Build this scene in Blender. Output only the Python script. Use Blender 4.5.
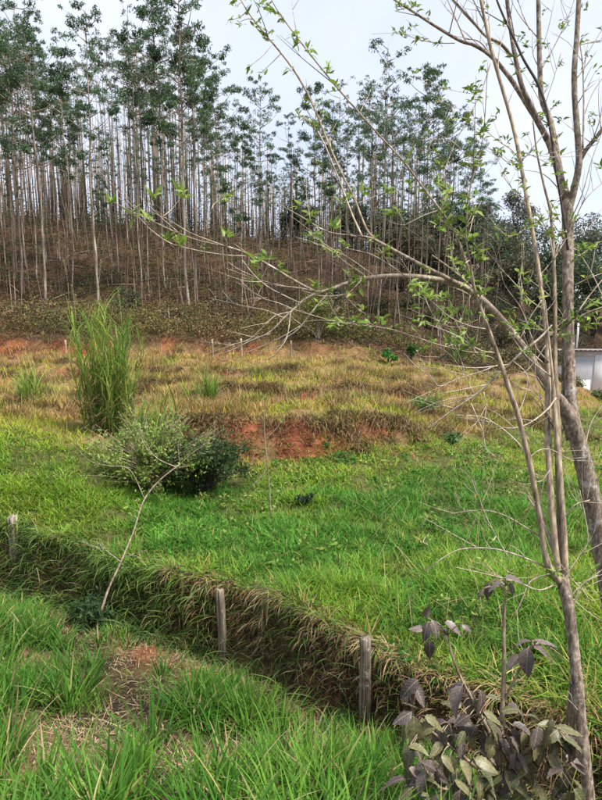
import bpy, math, random
import numpy as np
from mathutils import Vector, Matrix

# ------------------------------------------------------------------ camera, sky, sun, exposure
sc = bpy.context.scene
for o in list(bpy.data.objects): bpy.data.objects.remove(o)
col = sc.collection
CZ = 3.8                                  # camera height above the paddock level (z = 0)
PITCH = math.radians(9.5); F = 601.0      # photo focal length in photo pixels (602 x 800)
cam = bpy.data.cameras.new('camera'); camo = bpy.data.objects.new('camera', cam); col.objects.link(camo)
cam.sensor_fit = 'VERTICAL'; cam.sensor_height = 24.0; cam.lens = 24.0*F/800.0
cam.clip_start = 0.05; cam.clip_end = 3000
camo.location = (0, 0, CZ); camo.rotation_euler = (math.pi/2 - PITCH, 0, 0)
sc.camera = camo

SUN_EL, SUN_AZ = math.radians(60), math.radians(115)     # azimuth from +Y towards +X
w = bpy.data.worlds.new('World'); sc.world = w; w.use_nodes = True
nt = w.node_tree; nt.nodes.clear()
out = nt.nodes.new('ShaderNodeOutputWorld'); bg = nt.nodes.new('ShaderNodeBackground')
sky = nt.nodes.new('ShaderNodeTexSky'); sky.sky_type = 'NISHITA'; sky.sun_disc = False
sky.sun_elevation = SUN_EL; sky.sun_rotation = SUN_AZ
tc = nt.nodes.new('ShaderNodeTexCoord'); nz = nt.nodes.new('ShaderNodeTexNoise')
nz.inputs['Scale'].default_value = 2.2; nz.inputs['Detail'].default_value = 5; nz.inputs['Roughness'].default_value = .55
rmp = nt.nodes.new('ShaderNodeValToRGB')
rmp.color_ramp.elements[0].position = .3; rmp.color_ramp.elements[0].color = (3.0, 3.4, 4.3, 1)
rmp.color_ramp.elements[1].position = .62; rmp.color_ramp.elements[1].color = (4.05, 4.25, 4.8, 1)
mx = nt.nodes.new('ShaderNodeMixRGB'); mx.inputs[0].default_value = .9
nt.links.new(tc.outputs['Generated'], nz.inputs['Vector']); nt.links.new(nz.outputs['Fac'], rmp.inputs['Fac'])
nt.links.new(sky.outputs['Color'], mx.inputs[1]); nt.links.new(rmp.outputs['Color'], mx.inputs[2])
nt.links.new(mx.outputs['Color'], bg.inputs['Color']); bg.inputs['Strength'].default_value = .115
nt.links.new(bg.outputs['Background'], out.inputs['Surface'])

sl = bpy.data.lights.new('sun', 'SUN'); sl.energy = 4.0; sl.angle = math.radians(14); sl.color = (1.0, .95, .87)
so = bpy.data.objects.new('sun', sl); col.objects.link(so)
sd = Vector((math.sin(SUN_AZ)*math.cos(SUN_EL), math.cos(SUN_AZ)*math.cos(SUN_EL), math.sin(SUN_EL)))
so.rotation_euler = sd.to_track_quat('Z', 'Y').to_euler(); so.location = (0, 0, 40)

sc.render.engine = 'CYCLES'
vs = sc.view_settings
vs.view_transform = 'Standard'; vs.look = 'None'; vs.gamma = 1; vs.use_curve_mapping = False; vs.exposure = 1.12

# ------------------------------------------------------------------ helpers
rng = np.random.default_rng(7); random.seed(7)
R = random.uniform
def P(x, y, b):
    """photo pixel + depth along the lens axis -> world point"""
    r = (x-301)/F*b; d = (y-400)/F*b
    return np.array((r, b*math.cos(PITCH)-d*math.sin(PITCH), CZ-b*math.sin(PITCH)-d*math.cos(PITCH)))
def zpx(Y, y):                              # height where the ray of photo row y meets distance Y
    return CZ-Y*math.tan(math.atan((y-400)/F)+PITCH)
_lat = np.random.default_rng(3).random((256, 256))
def vnoise(x, y):
    xi = np.floor(x).astype(int); yi = np.floor(y).astype(int); fx = x-xi; fy = y-yi
    fx = fx*fx*(3-2*fx); fy = fy*fy*(3-2*fy)
    a = _lat[xi & 255, yi & 255]; b = _lat[(xi+1) & 255, yi & 255]; c = _lat[xi & 255, (yi+1) & 255]; d = _lat[(xi+1) & 255, (yi+1) & 255]
    return (a*(1-fx)+b*fx)*(1-fy)+(c*(1-fx)+d*fx)*fy
def fbm(x, y, o=4):
    x = np.asarray(x, float); y = np.asarray(y, float); s = 0; a = .5; t = 0
    for k in range(o):
        s = s+a*vnoise(x+17.3*k, y+9.1*k); t += a; a *= .5; x = x*2.03; y = y*2.03
    return s/t
def sstep(a, b, x):
    t = np.clip((x-a)/(b-a), 0, 1); return t*t*(3-2*t)
def lerp(a, b, t): return a+(b-a)*t

def mesh_np(name, V, quads=None, tris=None, C=None, mat=None, smooth=True):
    me = bpy.data.meshes.new(name); V = np.asarray(V, np.float32)
    nq = 0 if quads is None else len(quads); ntr = 0 if tris is None else len(tris)
    me.vertices.add(len(V)); me.vertices.foreach_set('co', V.ravel())
    li = []
    if nq: li.append(np.asarray(quads, np.int32).ravel())
    if ntr: li.append(np.asarray(tris, np.int32).ravel())
    li = np.concatenate(li)
    me.loops.add(len(li)); me.loops.foreach_set('vertex_index', li)
    me.polygons.add(nq+ntr)
    ls = np.concatenate((np.arange(nq)*4, nq*4+np.arange(ntr)*3)).astype(np.int32)
    me.polygons.foreach_set('loop_start', ls)
    if smooth: me.polygons.foreach_set('use_smooth', np.ones(nq+ntr, bool))
    me.update(calc_edges=True)
    if C is not None:
        at = me.attributes.new('col', 'FLOAT_COLOR', 'POINT')
        C4 = np.ones((len(V), 4), np.float32); C4[:, :3] = C
        at.data.foreach_set('color', C4.ravel())
    if mat: me.materials.append(mat)
    return me

class Acc:
    def __init__(s): s.V = []; s.Q = []; s.T = []; s.C = []; s.n = 0
    def add(s, V, Q=None, T=None, C=None):
        V = np.asarray(V, float)
        if Q is not None and len(Q): s.Q.append(np.asarray(Q)+s.n)
        if T is not None and len(T): s.T.append(np.asarray(T)+s.n)
        s.V.append(V); s.n += len(V)
        if C is not None: s.C.append(np.broadcast_to(np.asarray(C, float), (len(V), 3)))
    def mesh(s, name, mat, off=(0, 0, 0), smooth=True):
        return mesh_np(name, np.concatenate(s.V)-np.asarray(off), np.concatenate(s.Q) if s.Q else None, np.concatenate(s.T) if s.T else None,
                       np.concatenate(s.C) if s.C else None, mat, smooth)

def link(name, me, parent=None, loc=None):
    o = bpy.data.objects.new(name, me); col.objects.link(o)
    if parent is not None: o.parent = parent
    if loc is not None: o.location = loc
    return o
def tag(o, label=None, cat=None, group=None, kind=None):
    if label: o['label'] = label
    if cat: o['category'] = cat
    if group: o['group'] = group
    if kind: o['kind'] = kind
    return o
def empty(name, loc, rz=0):
    o = bpy.data.objects.new(name, None); col.objects.link(o); o.location = loc; o.rotation_euler = (0, 0, rz); o.empty_display_size = .2
    return o

def smooth_path(pts, sub=5):
    pts = np.asarray(pts, float)
    if len(pts) < 3: 
        t = np.linspace(0, 1, sub+1)[:, None]; return pts[0]*(1-t)+pts[-1]*t
    q = np.vstack((2*pts[0]-pts[1], pts, 2*pts[-1]-pts[-2])); o = []
    for i in range(1, len(q)-2):
        for t in np.arange(sub)/sub:
            o.append(.5*((2*q[i])+(-q[i-1]+q[i+1])*t+(2*q[i-1]-5*q[i]+4*q[i+1]-q[i+2])*t*t+(-q[i-1]+3*q[i]-3*q[i+1]+q[i+2])*t**3))
    o.append(q[-2]); return np.array(o)
def tube(acc, pts, rad, k=7, rough=0.0, C=None):
    pts = np.asarray(pts, float); n = len(pts); rad = np.broadcast_to(np.asarray(rad, float), (n,))
    T = np.gradient(pts, axis=0); T /= np.linalg.norm(T, axis=1)[:, None]+1e-9
    up = np.array((0, 0, 1.)) if abs(T[0][2]) < .9 else np.array((1., 0, 0))
    u = np.cross(T[0], up); u /= np.linalg.norm(u)
    a = np.arange(k)*2*math.pi/k; V = np.empty((n, k, 3))
    for i in range(n):
        u = u-T[i]*np.dot(u, T[i]); u /= np.linalg.norm(u)+1e-9; v = np.cross(T[i], u)
        r = rad[i]*(1+rough*(rng.random(k)-.5)) if rough else rad[i]
        V[i] = pts[i]+(np.cos(a)*r)[:, None]*u+(np.sin(a)*r)[:, None]*v
    I = np.arange((n-1)*k).reshape(n-1, k); J = np.roll(I, -1, axis=1)
    Q = np.stack((I, J, J+k, I+k), -1).reshape(-1, 4)
    V = np.vstack((V.reshape(-1, 3), pts[0], pts[-1]))
    c0, c1 = n*k, n*k+1; L = (n-1)*k
    T0 = [(c0, (i+1) % k, i) for i in range(k)]+[(c1, L+i, L+(i+1) % k) for i in range(k)]
    acc.add(V, Q, T0, C)

def blades(acc, base, h, wd, az, lean, curve, C, seg=3):
    """grass blades: arrays of N"""
    N = len(base); h = np.broadcast_to(h, N); wd = np.broadcast_to(wd, N); lean = np.broadcast_to(lean, N); curve = np.broadcast_to(curve, N)
    d = np.stack((np.cos(az), np.sin(az), 0*az), 1); tw = az+math.pi/2+rng.normal(0, .5, N)
    s = np.stack((np.cos(tw), np.sin(tw), 0*tw), 1)
    p = np.array(base, float); V = np.empty((N, 2*seg+1, 3))
    for i in range(seg+1):
        t = i/seg; wi = wd*.5*(1-t**2.0)*(0.75+.5*min(t*3, 1)*.5)
        if i < seg:
            V[:, 2*i] = p-s*wi[:, None]; V[:, 2*i+1] = p+s*wi[:, None]
        else: V[:, 2*seg] = p
        th = lean+curve*(t+.5/seg)
        p = p+(d*np.sin(th)[:, None]+np.array((0, 0, 1.))*np.cos(th)[:, None])*(h/seg)[:, None]
    m = 2*seg+1; b0 = (np.arange(N)*m)[:, None]
    Q = np.concatenate([b0+np.array((2*i, 2*i+1, 2*i+3, 2*i+2)) for i in range(seg-1)]) if seg > 1 else None
    T = b0+np.array((2*seg-2, 2*seg-1, 2*seg))
    acc.add(V.reshape(-1, 3), Q, T, np.repeat(C, m, axis=0))

def leaf_cloud(acc, pos, L, W, C, down=0.0, flat=0.0):
    """leaf-shaped diamonds in random directions"""
    N = len(pos); a = rng.normal(0, 1, (N, 3)); a[:, 2] = a[:, 2]*(1-flat)-down; a /= np.linalg.norm(a, axis=1)[:, None]
    q = rng.normal(0, 1, (N, 3)); b = np.cross(a, q); b /= np.linalg.norm(b, axis=1)[:, None]+1e-9; n = np.cross(a, b)
    L = np.broadcast_to(L, N)[:, None]; W = np.broadcast_to(W, N)[:, None]
    V = np.empty((N, 4, 3)); V[:, 0] = pos-a*L*.5; V[:, 1] = pos-b*W*.5+n*W*.15; V[:, 2] = pos+a*L*.5; V[:, 3] = pos+b*W*.5+n*W*.15
    I = (np.arange(N)*4)[:, None]
    acc.add(V.reshape(-1, 3), None, np.concatenate((I+np.array((0, 1, 2)), I+np.array((0, 2, 3)))), np.repeat(C, 4, axis=0))

def jit(c, n, s=.18, hue=.08):
    c = np.asarray(c, float); c = np.broadcast_to(c, (n, 3))
    return np.clip(c*(1+rng.normal(0, s, (n, 1)))*(1+rng.normal(0, hue, (n, 3))), .004, .9)

# ------------------------------------------------------------------ materials
def newmat(name):
    m = bpy.data.materials.new(name); m.use_nodes = True; t = m.node_tree; t.nodes.clear()
    o = t.nodes.new('ShaderNodeOutputMaterial'); return m, t, o
def foliage_mat(name, rough=.55, trans=.35, color=None, rand=0.0, color2=None, spec=.3, veins=False):
    m, t, o = newmat(name); p = t.nodes.new('ShaderNodeBsdfPrincipled'); tr = t.nodes.new('ShaderNodeBsdfTranslucent'); mix = t.nodes.new('ShaderNodeMixShader')
    if color is None:
        a = t.nodes.new('ShaderNodeAttribute'); a.attribute_name = 'col'; c = a.outputs['Color']
    else:
        oi = t.nodes.new('ShaderNodeObjectInfo'); r = t.nodes.new('ShaderNodeMixRGB'); r.inputs[1].default_value = (*color, 1); r.inputs[2].default_value = (*(color2 or color), 1)
        t.links.new(oi.outputs['Random'], r.inputs[0]); c = r.outputs['Color']
        if veins:
            tc = t.nodes.new('ShaderNodeTexCoord'); n = t.nodes.new('ShaderNodeTexNoise'); n.inputs['Scale'].default_value = 55; n.inputs['Detail'].default_value = 6
            wv = t.nodes.new('ShaderNodeTexWave'); wv.inputs['Scale'].default_value = 22; wv.inputs['Distortion'].default_value = 3.5; wv.bands_direction = 'X'
            t.links.new(tc.outputs['Object'], n.inputs['Vector']); t.links.new(tc.outputs['Object'], wv.inputs['Vector'])
            g = t.nodes.new('ShaderNodeMixRGB'); g.blend_type = 'MULTIPLY'; g.inputs[0].default_value = .6
            gr = t.nodes.new('ShaderNodeValToRGB'); gr.color_ramp.elements[0].position = .3; gr.color_ramp.elements[0].color = (.35, .33, .36, 1); gr.color_ramp.elements[1].position = .7; gr.color_ramp.elements[1].color = (1.25, 1.2, 1.15, 1)
            sx = t.nodes.new('ShaderNodeSeparateXYZ'); t.links.new(tc.outputs['Object'], sx.inputs[0])
            def mth(op, a, b=None):
                q = t.nodes.new('ShaderNodeMath'); q.operation = op
                for i_, v_ in enumerate((a, b)):
                    if v_ is None: continue
                    if isinstance(v_, (int, float)): q.inputs[i_].default_value = v_
                    else: t.links.new(v_, q.inputs[i_])
                return q.outputs[0]
            ay = mth('ABSOLUTE', sx.outputs['Y']); lat = mth('GREATER_THAN', mth('SINE', mth('MULTIPLY', mth('SUBTRACT', sx.outputs['X'], mth('MULTIPLY', ay, .9)), 330)), .86)
            mid = mth('LESS_THAN', ay, .0022); vn = mth('MINIMUM', mth('ADD', mid, mth('MULTIPLY', lat, .45)), 1.0)
            vm = t.nodes.new('ShaderNodeMixRGB'); vm.inputs[2].default_value = (.36, .32, .24, 1); t.links.new(mth('MULTIPLY', vn, .55), vm.inputs[0]); t.links.new(c, vm.inputs[1]); c = vm.outputs['Color']
            t.links.new(n.outputs['Fac'], gr.inputs['Fac']); t.links.new(c, g.inputs[1]); t.links.new(gr.outputs['Color'], g.inputs[2]); c = g.outputs['Color']
            bp = t.nodes.new('ShaderNodeBump'); bp.inputs['Strength'].default_value = .5; bp.inputs['Distance'].default_value = .003
            t.links.new(n.outputs['Fac'], bp.inputs['Height']); t.links.new(bp.outputs['Normal'], p.inputs['Normal'])
    t.links.new(c, p.inputs['Base Color']); t.links.new(c, tr.inputs['Color'])
    p.inputs['Roughness'].default_value = rough; p.inputs['Specular IOR Level'].default_value = spec
    mix.inputs[0].default_value = trans
    t.links.new(p.outputs['BSDF'], mix.inputs[1]); t.links.new(tr.outputs['BSDF'], mix.inputs[2]); t.links.new(mix.outputs['Shader'], o.inputs['Surface'])
    return m
def bark_mat(name, stops, scale=6, stretch=.25, bump=.4, dist=.02, rough=.85, rand=.25, blotch=0):
    m, t, o = newmat(name); p = t.nodes.new('ShaderNodeBsdfPrincipled'); tc = t.nodes.new('ShaderNodeTexCoord'); mp = t.nodes.new('ShaderNodeMapping')
    mp.inputs['Scale'].default_value = (1, 1, stretch); n = t.nodes.new('ShaderNodeTexNoise'); n.inputs['Scale'].default_value = scale; n.inputs['Detail'].default_value = 8; n.inputs['Roughness'].default_value = .65
    r = t.nodes.new('ShaderNodeValToRGB'); e = r.color_ramp.elements
    for i, (ps, c) in enumerate(stops):
        x = e[i] if i < 2 else e.new(ps)
        x.position = ps; x.color = (*c, 1)
    oi = t.nodes.new('ShaderNodeObjectInfo'); mr = t.nodes.new('ShaderNodeMapRange'); mr.inputs['To Min'].default_value = 1-rand; mr.inputs['To Max'].default_value = 1+rand
    mu = t.nodes.new('ShaderNodeVectorMath'); mu.operation = 'SCALE'
    ad = t.nodes.new('ShaderNodeVectorMath'); ad.operation = 'ADD'
    t.links.new(tc.outputs['Object'], ad.inputs[0]); t.links.new(oi.outputs['Location'], ad.inputs[1])
    t.links.new(ad.outputs[0], mp.inputs['Vector']); t.links.new(mp.outputs['Vector'], n.inputs['Vector']); t.links.new(n.outputs['Fac'], r.inputs['Fac'])
    t.links.new(oi.outputs['Random'], mr.inputs['Value']); t.links.new(r.outputs['Color'], mu.inputs[0]); t.links.new(mr.outputs['Result'], mu.inputs['Scale'])
    bc = mu.outputs['Vector']
    if blotch:                                   # pale lichen and dark damp patches
        for sc_, lo, hi, cc in ((blotch, .56, .64, (.52, .50, .44)), (blotch*.7, .60, .68, (.03, .024, .02)), (blotch*2.3, .62, .68, (.30, .30, .14))):
            n2 = t.nodes.new('ShaderNodeTexNoise'); n2.inputs['Scale'].default_value = sc_; n2.inputs['Detail'].default_value = 5; n2.inputs['Roughness'].default_value = .7; n2.noise_dimensions = '4D'; n2.inputs['W'].default_value = sc_*1.7
            t.links.new(ad.outputs[0], n2.inputs['Vector']); m2 = t.nodes.new('ShaderNodeMapRange'); m2.inputs['From Min'].default_value = lo; m2.inputs['From Max'].default_value = hi; m2.inputs['To Max'].default_value = .8
            t.links.new(n2.outputs['Fac'], m2.inputs['Value']); x2 = t.nodes.new('ShaderNodeMixRGB'); x2.inputs[2].default_value = (*cc, 1)
            t.links.new(m2.outputs['Result'], x2.inputs[0]); t.links.new(bc, x2.inputs[1]); bc = x2.outputs['Color']
    t.links.new(bc, p.inputs['Base Color']); p.inputs['Roughness'].default_value = rough; p.inputs['Specular IOR Level'].default_value = .2
    b = t.nodes.new('ShaderNodeBump'); b.inputs['Strength'].default_value = bump; b.inputs['Distance'].default_value = dist
    t.links.new(n.outputs['Fac'], b.inputs['Height']); t.links.new(b.outputs['Normal'], p.inputs['Normal']); t.links.new(p.outputs['BSDF'], o.inputs['Surface'])
    return m
def ground_mat():
    m, t, o = newmat('soil_and_litter'); p = t.nodes.new('ShaderNodeBsdfPrincipled'); a = t.nodes.new('ShaderNodeAttribute'); a.attribute_name = 'col'
    tc = t.nodes.new('ShaderNodeTexCoord'); n = t.nodes.new('ShaderNodeTexNoise'); n.inputs['Scale'].default_value = 7; n.inputs['Detail'].default_value = 10; n.inputs['Roughness'].default_value = .7
    r = t.nodes.new('ShaderNodeValToRGB'); r.color_ramp.elements[0].position = .3; r.color_ramp.elements[0].color = (.45, .42, .4, 1); r.color_ramp.elements[1].position = .7; r.color_ramp.elements[1].color = (1.4, 1.35, 1.3, 1)
    g = t.nodes.new('ShaderNodeMixRGB'); g.blend_type = 'MULTIPLY'; g.inputs[0].default_value = 1
    t.links.new(tc.outputs['Object'], n.inputs['Vector']); t.links.new(n.outputs['Fac'], r.inputs['Fac']); t.links.new(a.outputs['Color'], g.inputs[1]); t.links.new(r.outputs['Color'], g.inputs[2])
    t.links.new(g.outputs['Color'], p.inputs['Base Color']); p.inputs['Roughness'].default_value = .95; p.inputs['Specular IOR Level'].default_value = .1
    b = t.nodes.new('ShaderNodeBump'); b.inputs['Strength'].default_value = .8; b.inputs['Distance'].default_value = .06
    t.links.new(n.outputs['Fac'], b.inputs['Height']); t.links.new(b.outputs['Normal'], p.inputs['Normal']); t.links.new(p.outputs['BSDF'], o.inputs['Surface'])
    return m
M_grass = foliage_mat('grass_blade', .55, .35, spec=.12)
M_dry = foliage_mat('dry_grass', .75, .2, spec=.15)
M_leaf = foliage_mat('tree_leaf', .55, .3, spec=.2)
M_scrub = foliage_mat('scrub_leaf', .7, .2, spec=.15)
M_young = foliage_mat('young_leaf', .45, .4, (.15, .25, .045), color2=(.26, .34, .07))
M_purple = foliage_mat('purple_leaf', .42, .12, (.058, .043, .041), color2=(.155, .125, .112), veins=True, spec=.4)
M_olive = foliage_mat('olive_leaf', .45, .15, (.06, .075, .026), color2=(.17, .165, .07), veins=True, spec=.4)
M_euc = bark_mat('eucalyptus_bark', [(.34, (.075, .052, .038)), (.66, (.44, .385, .32)), (.5, (.23, .18, .14))], 8, .1, .4)
M_eucd = bark_mat('dark_eucalyptus_bark', [(.34, (.055, .038, .028)), (.66, (.29, .23, .18))], 8, .1, .4)
M_bark = bark_mat('grey_brown_bark', [(.33, (.06, .044, .033)), (.70, (.42, .365, .30)), (.5, (.20, .155, .118))], 38, .4, 1.0, .012, blotch=9)
M_limb = bark_mat('pale_limb_bark', [(.32, (.11, .08, .058)), (.70, (.50, .43, .34)), (.5, (.27, .215, .16))], 36, .5, .8, .008, blotch=12)
M_stem = bark_mat('tan_stem_bark', [(.36, (.11, .078, .05)), (.64, (.42, .34, .24))], 32, .2, .9, .006)
M_twig = bark_mat('pale_twig', [(.32, (.16, .12, .085)), (.68, (.50, .43, .34))], 30, .5, .4, .003)
M_dark = bark_mat('dark_twig', [(.3, (.04, .033, .03)), (.7, (.13, .10, .09))], 12, .5, .3, .003)
M_post = bark_mat('weathered_post_wood', [(.36, (.06, .048, .035)), (.64, (.30, .25, .19))], 26, .06, 1.0, .014, blotch=7)
M_ground = ground_mat()

# ------------------------------------------------------------------ terrain
FX = np.array((-14, -4.8, -1.03, .67, 2.16, 3.4, 6, 12)); FY = np.array((13.5, 9.54, 7.28, 5.53, 4.27, 3.3, 1.9, 1.2))
DX = np.array((-14, -4.8, -1.0, .7, 2.1, 6)); DZ = np.array((-1.3, -1.12, -.93, -.49, -.17, .5))
def fenceY(x): return np.interp(x, FX, FY)+.26
COLS = {  # photo column -> (distance, photo row), from the bank edge up the hill
    -150: [(11.5, 520), (13.5, 430), (20, 388), (26, 356), (26.7, 335), (33, 298), (58, 208)],
    0: [(9.7, 538), (11.5, 470), (13.4, 428), (19, 388), (26, 355), (26.7, 336), (33, 300), (58, 214)],
    100: [(8.6, 566), (11, 490), (13.3, 440), (18.6, 404), (18.9, 393), (26, 357), (26.7, 338), (33, 303), (58, 221)],
    180: [(7.7, 584), (10.5, 520), (13, 482), (13.9, 468), (14.5, 420), (18.5, 402), (18.85, 389), (22.5, 374), (22.75, 368), (26, 359), (26.8, 341), (33, 308), (57, 229)],
    300: [(6.3, 620), (10, 522), (14, 464), (14.6, 418), (15.3, 411), (18.5, 400), (18.85, 388), (22.5, 375), (22.75, 369), (26, 362), (26.9, 344), (34, 313), (56, 243)],
    400: [(5.4, 664), (10, 522), (14.5, 449), (15.1, 417), (16, 411), (19.2, 402), (19.5, 392), (23, 381), (23.2, 377), (26, 369), (28, 354), (36, 325), (56, 264)],
    440: [(5.1, 680), (10, 522), (15.5, 440), (16, 428), (20, 405), (26, 377), (29, 360), (37, 330), (57, 272)],
    500: [(4.8, 700), (10, 524), (16, 441), (18, 425), (26, 392), (31, 372), (40, 345), (60, 292)],
    602: [(4.3, 735), (10, 527), (18, 443), (28, 405), (33, 404), (40, 402), (46, 394), (70, 318)],
    800: [(4.0, 760), (10, 530), (18, 450), (28, 420), (33, 418), (40, 420), (46, 408), (70, 330)]}
CU = np.array([(k-301)/F*1.03 for k in COLS]); CP = []
for k, pr in COLS.items():
    ys = [p[0] for p in pr]; zs = [zpx(*p) for p in pr]; ze = zs[-1]
    ys += [75, 95, 160, 400, 1500]; zs += [ze+1.2, ze-1, ze-8, ze-10, ze-10]
    CP.append((np.array(ys), np.array(zs)))
def ground(x, y, noise=True):
    x = np.asarray(x, float); y = np.asarray(y, float)
    x, y = np.broadcast_arrays(x, y); u = np.clip(x/np.maximum(y, 3.0), CU[0], CU[-1])
    Z = np.stack([np.interp(y, *c) for c in CP])
    k = np.clip(np.searchsorted(CU, u)-1, 0, len(CU)-2); t = (u-CU[k])/(CU[k+1]-CU[k])
    flat = Z.reshape(len(CU), -1); idx = np.arange(flat.shape[1]); kf = k.ravel()
    pad = (flat[kf, idx]*(1-t.ravel())+flat[kf+1, idx]*t.ravel()).reshape(x.shape)
    fy = fenceY(x); zd = np.interp(x, DX, DZ)
    tt = np.clip(y/np.maximum(fy-.45, .5), 0, 1); fore = lerp(CZ-1.65, zd, tt**.92)
    nb = (fbm(x*1.5, y*1.5, 3)-.5)*.6 if noise else 0
    wgt = sstep(fy-.20+nb, fy+.06+nb, y); z = lerp(fore, pad, wgt)
    if noise:
        z = z+(fbm(x*1.05+3, y*1.05, 3)-.5)*.26*np.clip(y/6, .4, 1)+(fbm(x*.35, y*.35+5, 3)-.5)*np.clip((y-12)/10, 0, 1)*.8+(fbm(x*.8+4, y*.8+5, 3)-.5)*np.clip((y-14)/4, 0, 1)*np.clip((29-y)/3, 0, 1)*.55+(fbm(x*3, y*3, 2)-.5)*.05
    return z
def gz(x, y): return float(ground(np.array([x]), np.array([y]))[0])

def axis(segs):
    o = []
    for a, b, s in segs: o.append(np.arange(a, b, s))
    return np.concatenate(o)
gx = axis([(-1200, -200, 100), (-200, -60, 10), (-60, -26, 1.2), (-26, -9, .3), (-9, 7, .105), (7, 22, .3), (22, 60, 1.2), (60, 200, 10), (200, 1201, 100)])
gy = axis([(-300, -20, 20), (-20, 0, 1), (0, 16.5, .1), (16.5, 29, .16), (29, 60, .6), (60, 100, 2), (100, 300, 20), (300, 1500, 100)])
GX, GY = np.meshgrid(gx, gy); GZ = ground(GX, GY)
dzy = np.gradient(GZ, axis=0)/np.gradient(GY, axis=0); steep = sstep(.55, 1.1, np.abs(dzy))
def cutY(u): return np.interp(u, CU, [26.3, 26.3, 26.3, 26.4, 26.6, 27, 27.5, 29, 44, 44])
def zones(x, y):
    """weights: fore, paddock, terrace, forest"""
    u = x/np.maximum(y, 3); fy = fenceY(x)
    foot = np.interp(u, CU, [13.4, 13.2, 13.2, 13.6, 14.2, 14.6, 15.6, 17, 25, 25])+(fbm(x*.6, y*.6, 2)-.5)*2.0
    fo = (y < fy-.1).astype(float); fr = sstep(-.3, .6, y-cutY(u)); te = sstep(-.6, .6, y-foot)*(1-fr)*(1-fo)
    return fo, np.clip(1-fo-fr-te, 0, 1), te, fr*(1-fo)
fo, pa, te, fr = zones(GX, GY)
n1 = fbm(GX*1.2, GY*1.2, 4)[..., None]; n2 = fbm(GX*4+9, GY*4, 3)[..., None]
A = lambda *c: np.array(c)
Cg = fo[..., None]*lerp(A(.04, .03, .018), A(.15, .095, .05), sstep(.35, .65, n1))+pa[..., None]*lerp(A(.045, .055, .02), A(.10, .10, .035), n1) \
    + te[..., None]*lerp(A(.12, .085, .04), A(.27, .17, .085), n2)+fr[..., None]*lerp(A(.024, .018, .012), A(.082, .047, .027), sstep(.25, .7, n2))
red = lerp(A(.10, .035, .022), A(.27, .095, .05), sstep(.25, .7, n2))
Uu = GX/np.maximum(GY, 3)
rb = sstep(.45, .9, np.abs(dzy))*(GY > 12.5)*(GY < 30); rb = rb*np.where(GY > 24, sstep(.36, .52, fbm(GX*.45+4, GY*.2, 2)), sstep(.30, .45, fbm(GX*.9, GY*.9, 2)))
rp = np.exp(-(((GX+.0)/.4)**2+((GY-5.75)/.35)**2))+.8*np.exp(-(((GX+1.5)/.55)**2+((GY-7.15)/.28)**2))+.7*np.exp(-(((GX-1.7)/.7)**2+((GY-3.75)/.3)**2))
rp = rp*1.5+.9*sstep(.54, .66, fbm(GX*1.4+2, GY*1.4, 3))*sstep(1.1, .4, fenceY(GX)-GY); k = np.clip(rb+np.clip(rp*1.6*(n2[..., 0]+.3), 0, 1)*fo, 0, 1)[..., None]
Cg = lerp(Cg, red, k)
bf = (sstep(-.34, -.16, GY-fenceY(GX))*sstep(.25, .05, GY-fenceY(GX)))[..., None]; Cg = lerp(Cg, lerp(A(.04, .028, .018), A(.125, .075, .045), n2), bf)  # near bank face: overhang shade put into the soil colour as darker brown
ny, nx = GX.shape; I = np.arange((ny-1)*nx).reshape(ny-1, nx)[:, :-1]
Q = np.stack((I, I+1, I+nx+1, I+nx), -1).reshape(-1, 4)
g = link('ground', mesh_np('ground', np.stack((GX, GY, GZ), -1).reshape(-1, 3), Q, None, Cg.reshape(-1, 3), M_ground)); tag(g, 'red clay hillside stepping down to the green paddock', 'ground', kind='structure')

def in_view(x, y, z, m=30):
    """keep what the photograph could see, with a wide margin for a step to the side"""
    b = y*math.cos(PITCH)-(z-CZ)*math.sin(PITCH); d = -y*math.sin(PITCH)-(z-CZ)*math.cos(PITCH)
    px = 301+F*x/np.maximum(b, .3); py = 400+F*d/np.maximum(b, .3)
    return (b > .8) & (px > -m) & (px < 602+m) & (py < 800+m*2)
def scatter(n, y0, y1, m=95):
    """points spread evenly over the wedge of ground in view"""
    y = np.sqrt(rng.random(n)*(y1*y1-y0*y0)+y0*y0); x = (rng.random(n)-.5)*1.36*y
    z = ground(x, y); k = in_view(x, y, z, m); return x[k], y[k], z[k]

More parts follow.
